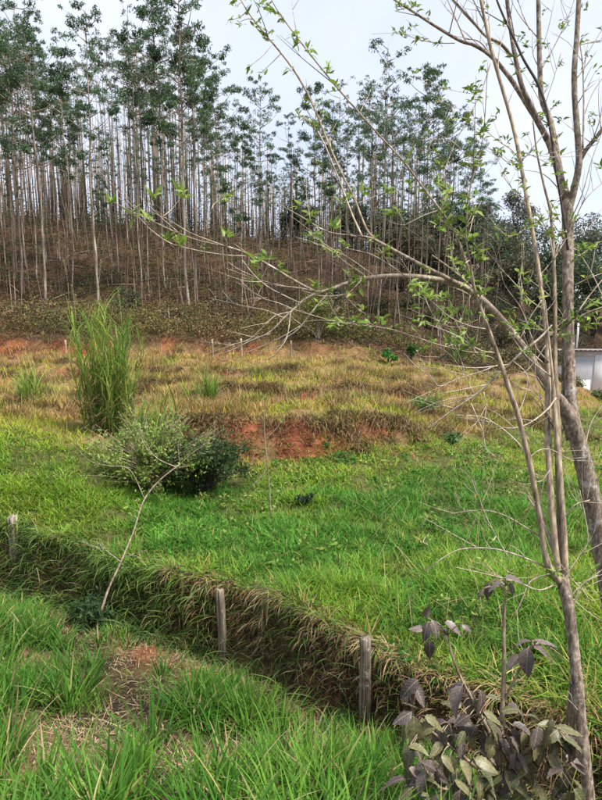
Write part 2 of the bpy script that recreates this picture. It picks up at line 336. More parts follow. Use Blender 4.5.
# ------------------------------------------------------------------ grass
# paddock: tufts of leafy blades over a short fill
G1 = A(.075, .218, .028); G2 = A(.205, .305, .026); G3 = A(.36, .31, .09); DK = A(.026, .095, .014)
acc = Acc()
for (n, nb, y0, y1, hh, ww, sg, sp) in ((3000, 17, 3.6, 7.5, .22, .012, 3, .11), (7500, 13, 7.0, 11.2, .20, .013, 3, .12), (10000, 8, 10.8, 16, .19, .0175, 2, .13), (7000, 6, 15.5, 27, .19, .023, 2, .14)):
    x, y, z = scatter(n, y0, y1); fo, pa, te, fr = zones(x, y); n2 = fbm(x*1.5, y*1.5+4, 3)
    k = rng.random(len(x)) < pa*(.25+1.0*sstep(.28, .52, n2)); x, y, n2 = x[k], y[k], n2[k]; T_ = len(x)
    n1 = fbm(x*.55+2, y*.55, 3); u = x/y; right = sstep(.30, .5, u)*sstep(16, 6, y); left = sstep(-.22, -.36, u)*sstep(8.6, 10.5, y); edge = sstep(1.3, .0, y-fenceY(x)); foot_ = sstep(11.8, 14.0, y)
    yel = np.clip(sstep(.48, .72, n1)*.5+.3*right+.62*left+.25*edge+rng.normal(0, .2, T_)+.55*foot_, 0, 1)
    tc_ = lerp(lerp(DK, G1, np.clip(sstep(.34, .56, n2)+rng.normal(0, .35, T_), 0, 1)[:, None]), G2, yel[:, None])*(1+rng.normal(0, .26, (T_, 1))).clip(.35, 1.8)
    th = hh*(.3+1.5*n2)*(.6+.8*rng.random(T_))*(1+.4*right)
    i = np.repeat(np.arange(T_), nb); N = len(i); a = rng.random(N)*2*math.pi; r_ = rng.random(N)**.7*sp; bx = x[i]+np.cos(a)*r_; by = y[i]+np.sin(a)*r_
    C = jit(tc_[i], N, .16, .07); dry = rng.random(N) < (.04+.22*yel*right+.10*edge+.28*foot_)[i]; C[dry] = jit(G3, int(dry.sum()))
    blades(acc, np.stack((bx, by, ground(bx, by)-.01), 1), th[i]*(.5+.7*rng.random(N)), ww*(.7+.7*rng.random(N)), a+rng.normal(0, .9, N), .2+rng.random(N)*.8, .2+rng.random(N)*1.6, C, sg)
for (n, y0, y1, ww) in ((14000, 3.6, 7.5, .009), (22000, 7, 12, .012), (16000, 11.5, 26, .022)):
    x, y, z = scatter(n, y0, y1); fo, pa, te, fr = zones(x, y); k = rng.random(len(x)) < pa; x, y, z = x[k], y[k], z[k]; N = len(x); n1 = fbm(x*.55+2, y*.55, 3)
    C = lerp(G1, G2, np.clip(sstep(.42, .7, n1)+rng.normal(0, .25, N), 0, 1)[:, None]); dry = rng.random(N) < .1; C[dry] = G3
    blades(acc, np.stack((x, y, z-.01), 1), .06+.12*rng.random(N), ww, rng.random(N)*6.28, .3+rng.random(N)*.8, rng.random(N)*1.0, jit(C, N, .22), 2)
x, y, z = scatter(1500, 4, 15); k = (zones(x, y)[1] > .6) & (fbm(x*.8+11, y*.8, 2) > .5); x, y, z = x[k], y[k], z[k]
for i in range(len(x)):
    N = 16; leaf_cloud(acc, A(x[i], y[i], z[i]+.08)+rng.normal(0, 1, (N, 3))*A(.07, .07, .035), .06+.05*rng.random(N), .03+.025*rng.random(N), jit(random.choice((A(.06, .16, .03), A(.12, .24, .035), A(.20, .26, .06))), N), flat=.6)
# a few tall dry stalks standing out of the paddock on the right
n = 420; y = rng.uniform(4.2, 12, n); x = y*rng.uniform(.12, .62, n); k = y > fenceY(x)+.2; x, y = x[k], y[k]; N = len(x)
blades(acc, np.stack((x, y, ground(x, y)), 1), .3+.55*rng.random(N), .006, rng.random(N)*6.28, .2+rng.random(N)*.7, rng.random(N)*.8, jit((.42, .34, .19), N), 4)
tag(link('paddock_grass', acc.mesh('paddock_grass', M_grass)), 'thick bright green grass covering the paddock behind the near fence posts', 'grass', kind='stuff')

# terrace: dry yellow grass with green patches and brown weeds
acc = Acc()
for (n, y0, y1, ww) in ((54000, 12.6, 19, .015), (56000, 18, 30, .021), (14000, 29, 46, .035)):
    x, y, z = scatter(n, y0, y1); fo, pa, te, fr = zones(x, y); u = x/y
    sl_ = np.abs(ground(x, y+.15)-ground(x, y-.15))/.3
    n1 = fbm(x*.5+5, y*.5, 3); n2 = fbm(x*1.6, y*1.6+7, 3)
    k = rng.random(len(x)) < te*(.25+1.1*sstep(.3, .6, n2))*(1-.93*sstep(.7, 1.1, sl_)*sstep(-.22, -.12, u))
    x, y, z, n1, n2, u = [q[k] for q in (x, y, z, n1, n2, u)]; N = len(x); rr = rng.random(N)
    C = np.where((rr < .52)[:, None], A(.42, .335, .045), np.where((rr < .78)[:, None], A(.40, .235, .085), A(.21, .27, .035)))
    gp = sstep(.44, .62, n1+.25*sstep(.1, .3, u)); C = lerp(C, A(.22, .31, .03), (gp*.75)[:, None]); br = sstep(.52, .36, n1)*.55; C = lerp(C, A(.30, .165, .07), br[:, None])
    h = (.09+.42*n2*rng.random(N)**1.3)*(1+.5*(rr > .95))
    blades(acc, np.stack((x, y, z-.01), 1), h, ww*(.6+.8*rng.random(N)), rng.random(N)*2*math.pi, rng.random(N)*.7, .2+rng.random(N)*1.2, jit(C, N, .22, .08), 2)
# brown weedy mounds on the terrace
nm = 560; y = rng.uniform(14.8, 26.3, nm); x = rng.uniform(-.62, .40, nm)*y; z = ground(x, y); nn = fbm(x*.5+5, y*.5, 3)
for i in range(nm):
    if zones(x[i:i+1], y[i:i+1])[2][0] < .5 or nn[i] > .64: continue
    rr = R(.2, .55); N = int(260*rr); d = rng.normal(0, 1, (N, 3)); d /= np.linalg.norm(d, axis=1)[:, None]; d *= rng.random((N, 1))**.5; d[:, 2] = np.abs(d[:, 2])
    cc = random.choice((A(.22, .125, .07), A(.30, .20, .09), A(.21, .19, .05), A(.12, .085, .045), A(.15, .20, .04), A(.34, .26, .09)))
    blades(acc, A(x[i], y[i], z[i]-.03)+d*A(rr, rr, .12), .12+.3*rng.random(N), .016, np.arctan2(d[:, 1], d[:, 0])+rng.normal(0, .6, N), .1+.6*rng.random(N), .2+.9*rng.random(N), jit(cc, N, .28, .08), 2)
# tall dry seed stalks
n = 900; y = rng.uniform(14.5, 26.5, n); x = rng.uniform(-.62, .4, n)*y; k = zones(x, y)[2] > .5; x, y = x[k], y[k]; N = len(x)
blades(acc, np.stack((x, y, ground(x, y)), 1), .35+.5*rng.random(N), .013, rng.random(N)*6.28, .05+rng.random(N)*.3, rng.random(N)*.5, jit((.36, .29, .15), N), 3)
# ragged overhang on the lip of the red cut banks, in uneven bunches
for (ya, yb, nb_, L0) in ((13.9, 16.2, 3600, .33), (18.2, 20, 2600, .36), (22.3, 23.6, 1800, .34), (26.1, 28.8, 1700, .38)):
    x, y, z = scatter(nb_*3, ya, yb); s1 = (ground(x, y)-ground(x, y-.35))/.35
    s2 = (ground(x, y+.28)-ground(x, y))/.28; k = (s1 > .34) & (rng.random(len(x)) < np.where(s2 < .8, .3+.7*sstep(.34, .5, fbm(x*1.2+3, y*.9, 2)), .04+.4*sstep(.52, .62, fbm(x*1.0+3, y*.7, 2)))); x, y, z = x[k], y[k], z[k]; T_ = len(x); nb = 11
    tc_ = np.where((rng.random(T_) < .5)[:, None], A(.23, .155, .085), np.where((rng.random(T_) < .5)[:, None], A(.28, .225, .10), A(.13, .115, .045))); az = -math.pi/2+rng.normal(0, .8, T_); L = L0*(.35+.9*rng.random(T_))
    i = np.repeat(np.arange(T_), nb); N = len(i); bx = x[i]+rng.normal(0, .07, N); by = y[i]+rng.normal(0, .06, N)
    blades(acc, np.stack((bx, by, ground(bx, by)), 1), L[i]*(.5+.7*rng.random(N)), .016, az[i]+rng.normal(0, .6, N), .2+rng.random(N)*.8, .5+rng.random(N)*1.9, jit(tc_[i], N, .25), 2)
tag(link('terrace_grass', acc.mesh('terrace_grass', M_dry)), 'dry yellow and tan grass on the terrace above the red cut', 'grass', kind='stuff')

# hanging grass on the near bank: uneven bunches, gaps between them show soil with shade painted in
acc = Acc()
for (n, smin, nb) in ((1400, .0, 16), (1900, .5, 18)):
    x = rng.uniform(-9.5, 4.6, n); s = smin+(1-smin)*rng.random(n); fy = fenceY(x); y = fy-.26+s*.46; z = ground(x, y)
    k = in_view(x, y, z, 150) & (rng.random(n) < .22+sstep(.38, .52, fbm(x*2.0+5, y*2.0+s*2, 3))); x, y, s = x[k], y[k], s[k]; T_ = len(x)
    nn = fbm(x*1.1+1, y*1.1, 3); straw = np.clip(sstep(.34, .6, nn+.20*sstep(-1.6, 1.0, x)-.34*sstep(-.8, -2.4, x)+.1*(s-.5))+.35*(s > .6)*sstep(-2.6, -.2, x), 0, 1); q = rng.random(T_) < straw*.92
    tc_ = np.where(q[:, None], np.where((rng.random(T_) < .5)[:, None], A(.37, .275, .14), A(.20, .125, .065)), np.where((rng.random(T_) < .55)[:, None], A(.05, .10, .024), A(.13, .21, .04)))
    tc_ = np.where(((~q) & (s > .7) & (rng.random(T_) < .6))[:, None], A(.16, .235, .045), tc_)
    az = -2.25+rng.normal(0, 1.2, T_); L = (.07+.30*rng.random(T_)**1.9)*(.6+.6*s)*(.45+1.1*fbm(x*1.7+2, y*1.7, 2)); cv = 1.2+1.7*rng.random(T_)
    i = np.repeat(np.arange(T_), nb); N = len(i); bx = x[i]+rng.normal(0, .055, N); by = y[i]+rng.normal(0, .05, N)
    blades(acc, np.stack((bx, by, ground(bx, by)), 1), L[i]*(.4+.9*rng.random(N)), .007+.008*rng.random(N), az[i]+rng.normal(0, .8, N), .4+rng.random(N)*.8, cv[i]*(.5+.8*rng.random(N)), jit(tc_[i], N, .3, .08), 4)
n = 1500; x = rng.uniform(-8.5, 4.4, n); y = fenceY(x)-.36+.3*rng.random(n); nb = 14; i = np.repeat(np.arange(n), nb); N = len(i); q = rng.random(n) < .25+.45*sstep(-1.5, .5, x)
tc_ = np.where(q[:, None], np.where((rng.random(n) < .5)[:, None], A(.33, .245, .12), A(.19, .125, .065)), np.where((rng.random(n) < .6)[:, None], A(.05, .11, .022), A(.12, .20, .035))); bx = x[i]+rng.normal(0, .06, N); by = y[i]+rng.normal(0, .05, N)
blades(acc, np.stack((bx, by, ground(bx, by)), 1), .08+.22*rng.random(N), .008+.007*rng.random(N), rng.random(N)*6.28, .2+.9*rng.random(N), .3+1.6*rng.random(N), jit(tc_[i], N, .3, .08), 3)
# loose broad dark blades arching out of the shaded part
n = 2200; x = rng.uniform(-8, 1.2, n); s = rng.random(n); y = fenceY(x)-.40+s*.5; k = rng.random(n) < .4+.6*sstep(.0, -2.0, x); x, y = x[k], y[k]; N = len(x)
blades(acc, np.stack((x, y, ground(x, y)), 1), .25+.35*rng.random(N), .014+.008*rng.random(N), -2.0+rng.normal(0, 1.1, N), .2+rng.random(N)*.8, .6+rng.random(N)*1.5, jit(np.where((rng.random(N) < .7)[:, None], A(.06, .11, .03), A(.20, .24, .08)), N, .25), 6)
tag(link('bank_grass', acc.mesh('bank_grass', M_dry)), 'dry brown and dark green grass hanging over the earth bank along the fence', 'grass', kind='stuff')

# foreground tufts, small blades and straw
acc = Acc()
def bare(x, y):
    b = np.exp(-(((x+1.8)/.32)**2+((y-4.2)/.6)**2))+np.exp(-(((x-.3)/.4)**2+((y-4.8)/.4)**2))*.7+np.exp(-(((x+.72)/.38)**2+((y-4.05)/.25)**2))*.8
    return b+.9*np.exp(-(((x-.0)/.42)**2+((y-5.7)/.33)**2))+.9*np.exp(-(((x+1.5)/.55)**2+((y-7.1)/.3)**2))
def in_fore(x, y): return y < fenceY(x)-.42
n = 2700; y = np.sqrt(rng.random(n)*(100-4)+4); x = (rng.random(n)-.5)*1.4*y; k = in_fore(x, y) & in_view(x, y, ground(x, y), 150)
x, y = x[k], y[k]; nn = fbm(x*1.3+6, y*1.3, 3); dd = fenceY(x)-y
k = rng.random(len(x)) < np.clip(.05+sstep(.40, .54, nn)*1.3-bare(x, y)*1.6, .02, 1)*lerp(.42, 1, sstep(.5, 1.7, dd))*lerp(.35, 1, sstep(1.5, .2, x)); x, y, dd = x[k], y[k], dd[k]
sz = (.6+.7*rng.random(len(x)))*lerp(.55, 1, sstep(.6, 2.2, dd)); cnt = (16+rng.random(len(x))*22).astype(int)
i = np.repeat(np.arange(len(x)), cnt); N = len(i); a = rng.random(N)*2*math.pi; r_ = rng.random(N)**.7*.11
bx = x[i]+np.cos(a)*r_; by = y[i]+np.sin(a)*r_; tcol = lerp(A(.036, .12, .014), A(.135, .27, .034), rng.random((len(x), 1))**1.3)
C = jit(tcol[i], N, .16, .06); d_ = rng.random(N) < .07; C[d_] = jit(A(.36, .28, .14), int(d_.sum()))
blades(acc, np.stack((bx, by, ground(bx, by)-.01), 1), sz[i]*(.20+.32*rng.random(N)), .011+.012*rng.random(N), a+rng.normal(0, .5, N), .1+rng.random(N)*.5, .2+rng.random(N)*1.1, C, 5)
n = 22000; y = np.sqrt(rng.random(n)*(100-4)+4); x = (rng.random(n)-.5)*1.4*y; z = ground(x, y); k = in_fore(x, y) & in_view(x, y, z, 150) & (rng.random(n) < (1-.9*np.clip(bare(x, y), 0, 1))*(.3+.7*sstep(.3, .5, fbm(x*1.3+6, y*1.3, 3)))); x, y, z = x[k], y[k], z[k]; N = len(x)
blades(acc, np.stack((x, y, z), 1), .05+.13*rng.random(N), .006+.005*rng.random(N), rng.random(N)*6.28, rng.random(N)*.7, rng.random(N)*1.2, jit(lerp(A(.07, .18, .025), A(.20, .28, .05), rng.random((N, 1))), N), 3)
tag(link('foreground_grass', acc.mesh('foreground_grass', M_grass)), 'long leafy green grass tufts on the slope nearest the camera', 'grass', kind='stuff')
acc = Acc()
n = 120000; y = np.sqrt(rng.random(n)*(100-4)+4); x = (rng.random(n)-.5)*1.4*y; k = (y < fenceY(x)-.15) & (rng.random(n) < .22+.78*np.clip(bare(x, y)+.8*sstep(1.3, .4, fenceY(x)-y), 0, 1)); x, y = x[k], y[k]; z = ground(x, y); k = in_view(x, y, z, 150); x, y, z = x[k], y[k], z[k]; N = len(x)
blades(acc, np.stack((x, y, z+.008+.02*rng.random(N)), 1), .03+.17*rng.random(N)**2, .003+.008*rng.random(N)**2, rng.random(N)*6.28, 1.3+rng.normal(0, .12, N), rng.normal(.15, .25, N), jit(np.where((rng.random(N) < .5)[:, None], A(.36, .28, .16), np.where((rng.random(N) < .6)[:, None], A(.17, .11, .065), A(.075, .05, .032))), N), 3)
tag(link('straw_litter', acc.mesh('straw_litter', M_dry)), 'dry straw and dead grass lying on bare patches in the foreground', 'straw', kind='stuff')

# clods of red clay at the foot of the banks
acc = Acc(); OC = np.array([(1, 0, 0), (-1, 0, 0), (0, 1, 0), (0, -1, 0), (0, 0, 1), (0, 0, -1)], float); OT = [(0, 2, 4), (2, 1, 4), (1, 3, 4), (3, 0, 4), (2, 0, 5), (1, 2, 5), (3, 1, 5), (0, 3, 5)]
def clods(xs, ys, r0, r1):
    for x_, y_ in zip(xs, ys):
        r_ = r0+(r1-r0)*random.random()**3; acc.add(A(x_, y_, gz(x_, y_))+OC*r_*(.6+.8*rng.random((6, 3)))@np.array(Matrix.Rotation(R(0, 6), 3, 'Z'))[:3, :3], None, OT, jit(random.choice((A(.22, .08, .042), A(.14, .05, .03), A(.27, .12, .07))), 1, .2)[0])
clods(rng.normal(0.0, .38, 260), rng.normal(5.7, .28, 260), .008, .05); clods(rng.normal(-1.5, .5, 240), rng.normal(7.1, .22, 240), .008, .05); clods(rng.normal(1.7, .5, 120), rng.normal(4.0, .2, 120), .006, .04)
clods(rng.uniform(-2.6, 3.2, 700), rng.uniform(13.6, 14.9, 700), .012, .055)
tag(link('soil_clods', acc.mesh('soil_clods', M_dry, smooth=False)), 'crumbled clods of red clay below the cut banks', 'soil', kind='stuff')

# forest floor scrub and litter
acc = Acc()
nb = 1250; y = 26.8+31*rng.random(nb)**1.25; u = rng.uniform(-.72, .50, nb); x = u*y; k = y > cutY(u)+.45+1.2*fbm(x*.4, y*.1, 2); x, y, u = x[k], y[k], u[k]
z = ground(x, y)
for i in range(len(x)):
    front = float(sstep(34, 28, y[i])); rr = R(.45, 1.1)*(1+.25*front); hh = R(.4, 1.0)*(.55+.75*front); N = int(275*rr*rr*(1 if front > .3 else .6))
    d = rng.normal(0, 1, (N, 3)); d /= np.linalg.norm(d, axis=1)[:, None]; d *= (rng.random((N, 1))**.45); d[:, 2] = np.abs(d[:, 2])
    p = A(x[i], y[i], z[i]-.05)+d*A(rr, rr, hh)*(.8+.5*fbm(d[:, 0]*2+i, d[:, 1]*2, 2))[:, None]
    g_ = fbm(np.array([x[i]*.3]), np.array([y[i]*.3+3]), 2)[0]; base = lerp(A(.155, .10, .05), A(.165, .145, .045), float(sstep(.36, .58, g_+.10*front-.03)))*R(.45, 1.3)
    if R(0, 1) < .14: base = A(.045, .07, .032); hh *= 1.3
    elif R(0, 1) < .2: base = A(.20, .135, .075)
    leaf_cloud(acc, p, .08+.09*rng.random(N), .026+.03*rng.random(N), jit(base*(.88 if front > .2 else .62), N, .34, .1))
n = 3400; y = 28+58*rng.random(n)**.75; x = rng.uniform(-.7, .3, n)*y     # thin dry saplings and sticks
blades(acc, np.stack((x, y, ground(x, y)-.05), 1), .6+3.4*rng.random(n)**2, .03+.02*rng.random(n), rng.random(n)*6.28, rng.random(n)*.25, rng.normal(0, .12, n), jit((.22, .165, .125), n, .35), 3)
for _ in range(260):                                              # fallen branches and bark
    y_ = R(27.5, 56); x_ = R(-.68, .4)*y_; L_ = R(.6, 2.6); a_ = R(0, 6.28); q_ = [(x_+math.cos(a_)*L_*f, y_+math.sin(a_)*L_*f) for f in (-.5, 0, .5)]
    tube(acc, np.array([(q[0], q[1], gz(*q)+.06) for q in q_]), R(.015, .045), 5, C=jit((.20, .15, .11), 1, .4)[0])
tag(link('undergrowth', acc.mesh('undergrowth', M_scrub)), 'low brown and olive scrub under the eucalyptus trees', 'undergrowth', kind='stuff')
acc = Acc()
n = 30000; y = rng.uniform(27, 62, n); x = rng.uniform(-.72, .35, n)*y; z = ground(x, y); N = n
leaf_cloud(acc, np.stack((x, y, z+.03), 1), .16+.2*rng.random(N), .035+.04*rng.random(N), jit(np.where((rng.random(N) < .5)[:, None], A(.125, .074, .043), A(.05, .034, .022)), N, .35), flat=.7)
tag(link('leaf_litter', acc.mesh('leaf_litter', M_scrub)), 'brown fallen leaves and bark strips on the forest floor', 'leaf litter', kind='stuff')

# ------------------------------------------------------------------ eucalyptus trees
def euc_proto(seed, H=16., dens=1.0, crown0=.5, rtrunk=.06, tint=(.078, .135, .066), spread=1.0, nclump=42):
    r = random.Random(seed); ta, la = Acc(), Acc()
    n = 15; wob = [(0, 0)]
    for i in range(n): wob.append((wob[-1][0]+r.gauss(0, .055), wob[-1][1]+r.gauss(0, .055)))
    tp = np.array([(wob[i][0], wob[i][1], -0.3+(H+.3)*i/n) for i in range(n+1)]); trr = rtrunk*np.interp(np.arange(n+1)/n, [0, .04, .6, 1], [1.25, 1, .6, .12])
    sp = smooth_path(tp, 2); tube(ta, sp, np.interp(np.linspace(0, 1, len(sp)), np.linspace(0, 1, n+1), trr), 7, .08)
    at = lambda t: np.array([np.interp(t*H, tp[:, 2], tp[:, q]) for q in (0, 1, 2)])
    # dead stubs below the crown
    for i in range(r.randint(5, 10)):
        p = at(r.uniform(.2, crown0+.1)); a = r.uniform(0, 6.28); L = r.uniform(.3, 1.0); e = p+np.array((math.cos(a)*L, math.sin(a)*L, r.uniform(-.1, .6)*L))
        tube(ta, np.array((p, (p+e)/2+(0, 0, .05), e)), np.array((.02, .014, .005)), 4)
    nclump = max(6, int(nclump*.52))
    for i in range(nclump):
        t = crown0+(1-crown0)*(i+.5)/nclump*.98+r.uniform(-.03, .03); t = min(t, .985); p = at(t); a = i*2.4+r.uniform(-.7, .7)
        shape = math.sin(math.pi*min(1, ((t-crown0)/(1-crown0))*.80+.18))
        L = spread*(.25+2.0*shape*r.uniform(.3, 1)); upk = r.uniform(.4, 1.2)
        e = p+np.array((math.cos(a)*L, math.sin(a)*L, upk*L*.8)); m = (p+e)/2+np.array((r.gauss(0, .1), r.gauss(0, .1), -.08*L))
        tube(ta, smooth_path((p, m, e), 3), np.linspace(.034, .008, 7), 4)
        tn = A(*tint)*r.uniform(.7, 1.3)
        for j in range(r.choice((1, 2, 3, 4))):
            c = e+np.array((r.gauss(0, .30), r.gauss(0, .30), r.gauss(.05, .2)))*(1 if j else .1); rad = r.uniform(.2, .46)*(.7+.4*shape); N = int(dens*72*(rad/.4)**1.6)
            d = rng.normal(0, 1, (N, 3)); d /= np.linalg.norm(d, axis=1)[:, None]; d *= rng.random((N, 1))**.55*rad; d[:, 2] *= .6
            if j: tube(ta, np.array((e-(e-p)*.15, (e+c)/2+(0, 0, .03), c)), np.array((.010, .007, .003)), 4)
            leaf_cloud(la, c+d, .15+.11*rng.random(N), .045+.03*rng.random(N), jit(tn, N, .22, .09), down=.7)
    for i in range(r.randint(2, 6)):           # sprouts along the trunk
        p = at(r.uniform(.18, crown0)); a = r.uniform(0, 6.28); c = p+np.array((math.cos(a), math.sin(a), .2))*r.uniform(.15, .5); N = int(40*dens); d = rng.normal(0, .2, (N, 3))
        tube(ta, np.array((p, c)), .012, 4); leaf_cloud(la, c+d, .15, .045, jit(A(.07, .10, .04), N), down=.4)
    return ta, la
KINDS = []
for sd_, kw in ((1, dict(crown0=.52)), (2, dict(crown0=.6, spread=.8, nclump=34)), (3, dict(crown0=.46, nclump=52, spread=1.1)), (4, dict(crown0=.62, spread=1.2, nclump=36, tint=(.068, .125, .055))),
                (5, dict(crown0=.55, dens=.6, nclump=30, spread=.9, tint=(.098, .148, .088))), (6, dict(crown0=.42, dens=1.2, nclump=56, spread=.95, tint=(.05, .095, .042))),
                (7, dict(crown0=.68, dens=.55, nclump=20, spread=.7, tint=(.098, .145, .082))), (8, dict(crown0=.72, dens=.5, nclump=14, spread=.55, rtrunk=.05))):
    ta, la = euc_proto(sd_, **kw); KINDS.append((ta.mesh('trunk', M_euc), la.mesh('crown', M_leaf)))
THICK = []
for sd_, kw in ((1, dict(crown0=.52)), (2, dict(crown0=.6, spread=.8, nclump=34)), (3, dict(crown0=.46, nclump=52, spread=1.1)), (4, dict(crown0=.62, spread=1.2, nclump=36)), (5, dict(crown0=.55, dens=.6, nclump=30, spread=.9)),
                (6, dict(crown0=.42, nclump=56, spread=.95)), (7, dict(crown0=.68, nclump=20, spread=.7)), (8, dict(crown0=.72, nclump=14, spread=.55))):
    kw = dict(kw); kw['rtrunk'] = .092; THICK.append(euc_proto(sd_, **kw)[0].mesh('trunk', M_euc))
KIND_D = []
for a_, b_ in KINDS:
    d_ = a_.copy(); d_.materials[0] = M_eucd; KIND_D.append((d_, b_))
TOPX = [-80, 0, 60, 130, 170, 205, 230, 290, 330, 375, 420, 460, 500, 620]; TOPY = [-40, -30, 25, 5, -45, 20, 70, 80, 84, 42, 58, 108, 165, 195]
def place_euc(x, y, ytop, kind, label, group, dark=False, rs=1.0, thick=False):
    z = gz(x, y); H = float(np.clip(zpx(y, ytop)-z, 6.0, 25)); s = H/16.0
    o = empty('eucalyptus_tree', (x, y, z), R(0, 6.28)); o.rotation_euler.x = R(-.025, .025); o.rotation_euler.y = R(-.025, .025)
    o.scale = (s*rs, s*rs, s)
    t, c = (KIND_D if dark else KINDS)[kind]; t = THICK[kind] if thick else t; link('trunk', t, o); link('crown', c, o)
    return tag(o, label, 'tree', group)
# front row, whose feet show: photo x, photo row of the foot, crown top row, kind, girth, what tells it apart
front = [(4, 292, 60, 4, 1.0, 'eucalyptus tree with bare grey trunk at the far left edge of the plantation'),
         (48, 305, 15, 2, 1.5, 'tall reddish-grey eucalyptus tree left of the pale one above the elephant grass'),
         (33, 268, -20, 1, 1.0, 'thin pale eucalyptus tree just left of the thick grey front trunk'),
         (100, 303, 10, 0, 1.55, 'tall pale straight eucalyptus tree standing directly behind the elephant grass'),
         (76, 290, 50, 4, 1.0, 'slim eucalyptus tree between the two thick front trunks at the left'),
         (122, 275, 40, 6, 1.0, 'slim eucalyptus tree just right of the pale straight trunk'),
         (152, 300, 60, 7, .9, 'thin eucalyptus tree behind the right side of the elephant grass'),
         (168, 290, -30, 5, 1.1, 'tall dense-crowned eucalyptus tree near the middle of the left skyline'),
         (190, 308, -45, 2, 1.35, 'left one of two stout eucalyptus trees close together on the slope'),
         (198, 304, 20, 3, 1.25, 'right one of two stout eucalyptus trees close together on the slope'),
         (228, 300, 70, 1, 1.0, 'eucalyptus tree with narrow crown below the dip in the skyline'),
         (262, 296, 84, 0, 1.0, 'eucalyptus tree behind the tips of the long left-reaching branch'),
         (318, 310, 85, 5, 1.0, 'dark round-crowned eucalyptus tree at the centre of the skyline'),
         (345, 312, 105, 4, .9, 'airy eucalyptus tree right of the dark round crown'),
         (378, 322, 46, 4, 1.2, 'tallest airy eucalyptus tree in the right half of the plantation'),
         (392, 330, 110, 7, 1.0, 'thin eucalyptus tree beside the small bright green bushes'),
         (418, 325, 76, 3, 1.0, 'last tall eucalyptus tree before the skyline drops on the right')]
used = []
for (px, py, yt, kd, rs, lab) in front:
    u = (px-301)/F*1.0; ys_ = np.linspace(28, 56, 300); zz = ground(u*ys_, ys_); row = 400+F*np.tan(np.arctan((CZ-zz)/ys_)-PITCH)
    y = float(ys_[np.argmin(np.abs(row-py))]); place_euc(u*y, y, yt, kd, lab, None, rs=.9 if rs > 1.2 else .95, thick=rs > 1.2); used.append((u*y, y))
ZL = ('at the left edge of the plantation', 'behind the elephant grass', 'up the middle of the slope', 'behind the arching limb')
LOOK = ('full crown', 'narrow crown', 'deep crown', 'spreading crown', 'airy crown', 'dense dark crown', 'small high crown', 'tiny top crown')
ORD = ('leftmost', 'second from left', 'third from left', 'fourth from left', 'fifth from left', 'sixth from left', 'seventh from left', 'eighth from left', 'ninth from left', 'tenth from left', 'eleventh from left', 'twelfth from left', 'thirteenth from left', 'fourteenth from left', 'fifteenth from left', 'sixteenth from left', 'seventeenth from left', 'eighteenth from left', 'nineteenth from left', 'twentieth from left', 'twenty-first from left', 'twenty-second from left', 'twenty-third from left')
todo = []; rest = []
for row in range(19):
    Y = 33.5+row*2.2
    for x in np.arange(-.66*Y, .32*Y, 2.3):
        xx = x+R(-.7, .7); yy = Y+R(-.8, .8)
        if R(0, 1) > .74 or min(math.hypot(xx-a, yy-b) for a, b in used) < 1.1: continue
        px = 301+F*xx/yy; yt = np.interp(px, TOPX, TOPY)+(R(25, 190) if (row > 1 and R(0, 1) < .85) else R(0, 70)); used.append((xx, yy))
        kd = random.choices(range(8), (2, 3, 2, 2, 5, 1, 8, 8) if row > 3 else (3, 4, 3, 3, 4, 2, 5, 5))[0]; dark = R(0, 1) < .5
        (todo if len(todo) < 250 else rest).append((xx, yy, yt, kd, dark, 0 if px < 60 else 1 if px < 165 else 2 if px < 290 else 3, px))
byk = {}
for t_ in sorted(todo, key=lambda q: q[6]): byk.setdefault((t_[5], t_[3], t_[4]), []).append(t_)
for (zi, kd, dark), ls in byk.items():
    for i, t_ in enumerate(ls):
        lab = ('dark' if dark else 'pale')+'-trunked eucalyptus with '+LOOK[kd]+', '+(ORD[min(i, len(ORD)-1)]+', ' if len(ls) > 1 else '')+ZL[zi]
        place_euc(t_[0], t_[1], t_[2], kd, lab, 'eucalyptus plantation trees', dark=dark, rs=R(.8, 1.15))
# the trees beyond those, on and past the crest, as one mass
ta, la = Acc(), Acc()
for (xx, yy, yt, kd, dark, zi, px) in rest+[(R(-.68, .30)*y_, y_, 0, 0, 0, 0, 0) for y_ in rng.uniform(57, 100, 560)]:
    z = gz(xx, yy); px = 301+F*xx/yy; yt = np.interp(px, TOPX, TOPY)+R(60, 170); H = float(np.clip(zpx(yy, yt)-z, 6, 24)); e = A(xx+R(-.3, .3), yy+R(-.3, .3), z+H)
    kk = R(.6, 1.1); tube(ta, np.array((A(xx, yy, z-.3), (A(xx, yy, z)+e)/2+A(R(-.15, .15), 0, 0), e)), np.array((.10, .07, .025))*kk, 5)
    for j in range(1):
        c = A(xx, yy, z)*(1-(f_ := R(.55, 1)))+e*f_+A(R(-.8, .8), R(-.8, .8), 0); N = 26; leaf_cloud(la, c+rng.normal(0, .3, (N, 3)), .22, .06, jit(A(.08, .105, .075)*R(.8, 1.2), N), down=.4)
tag(link('far_trunks', ta.mesh('far_trunks', M_eucd)), 'far-off thin trunks crowding the hill crest', 'wood', kind='stuff'); tag(link('far_foliage', la.mesh('far_foliage', M_leaf)), 'foliage of the far-off trees on the hill crest', 'wood', kind='stuff')
acc = Acc()
for y_ in rng.uniform(52, 86, 520):                                # brush along the crest
    x_ = R(-.7, .35)*y_; N = 85; d = rng.normal(0, 1, (N, 3)); hh = R(.3, 1.0+2.0*(y_ > 60)); leaf_cloud(acc, A(x_, y_, gz(x_, y_)+hh)+d*A(.8, .8, hh*.6), .23, .075, jit(random.choice((A(.12, .085, .055), A(.10, .09, .045), A(.075, .08, .045)))*R(.6, 1.2), N, .3))
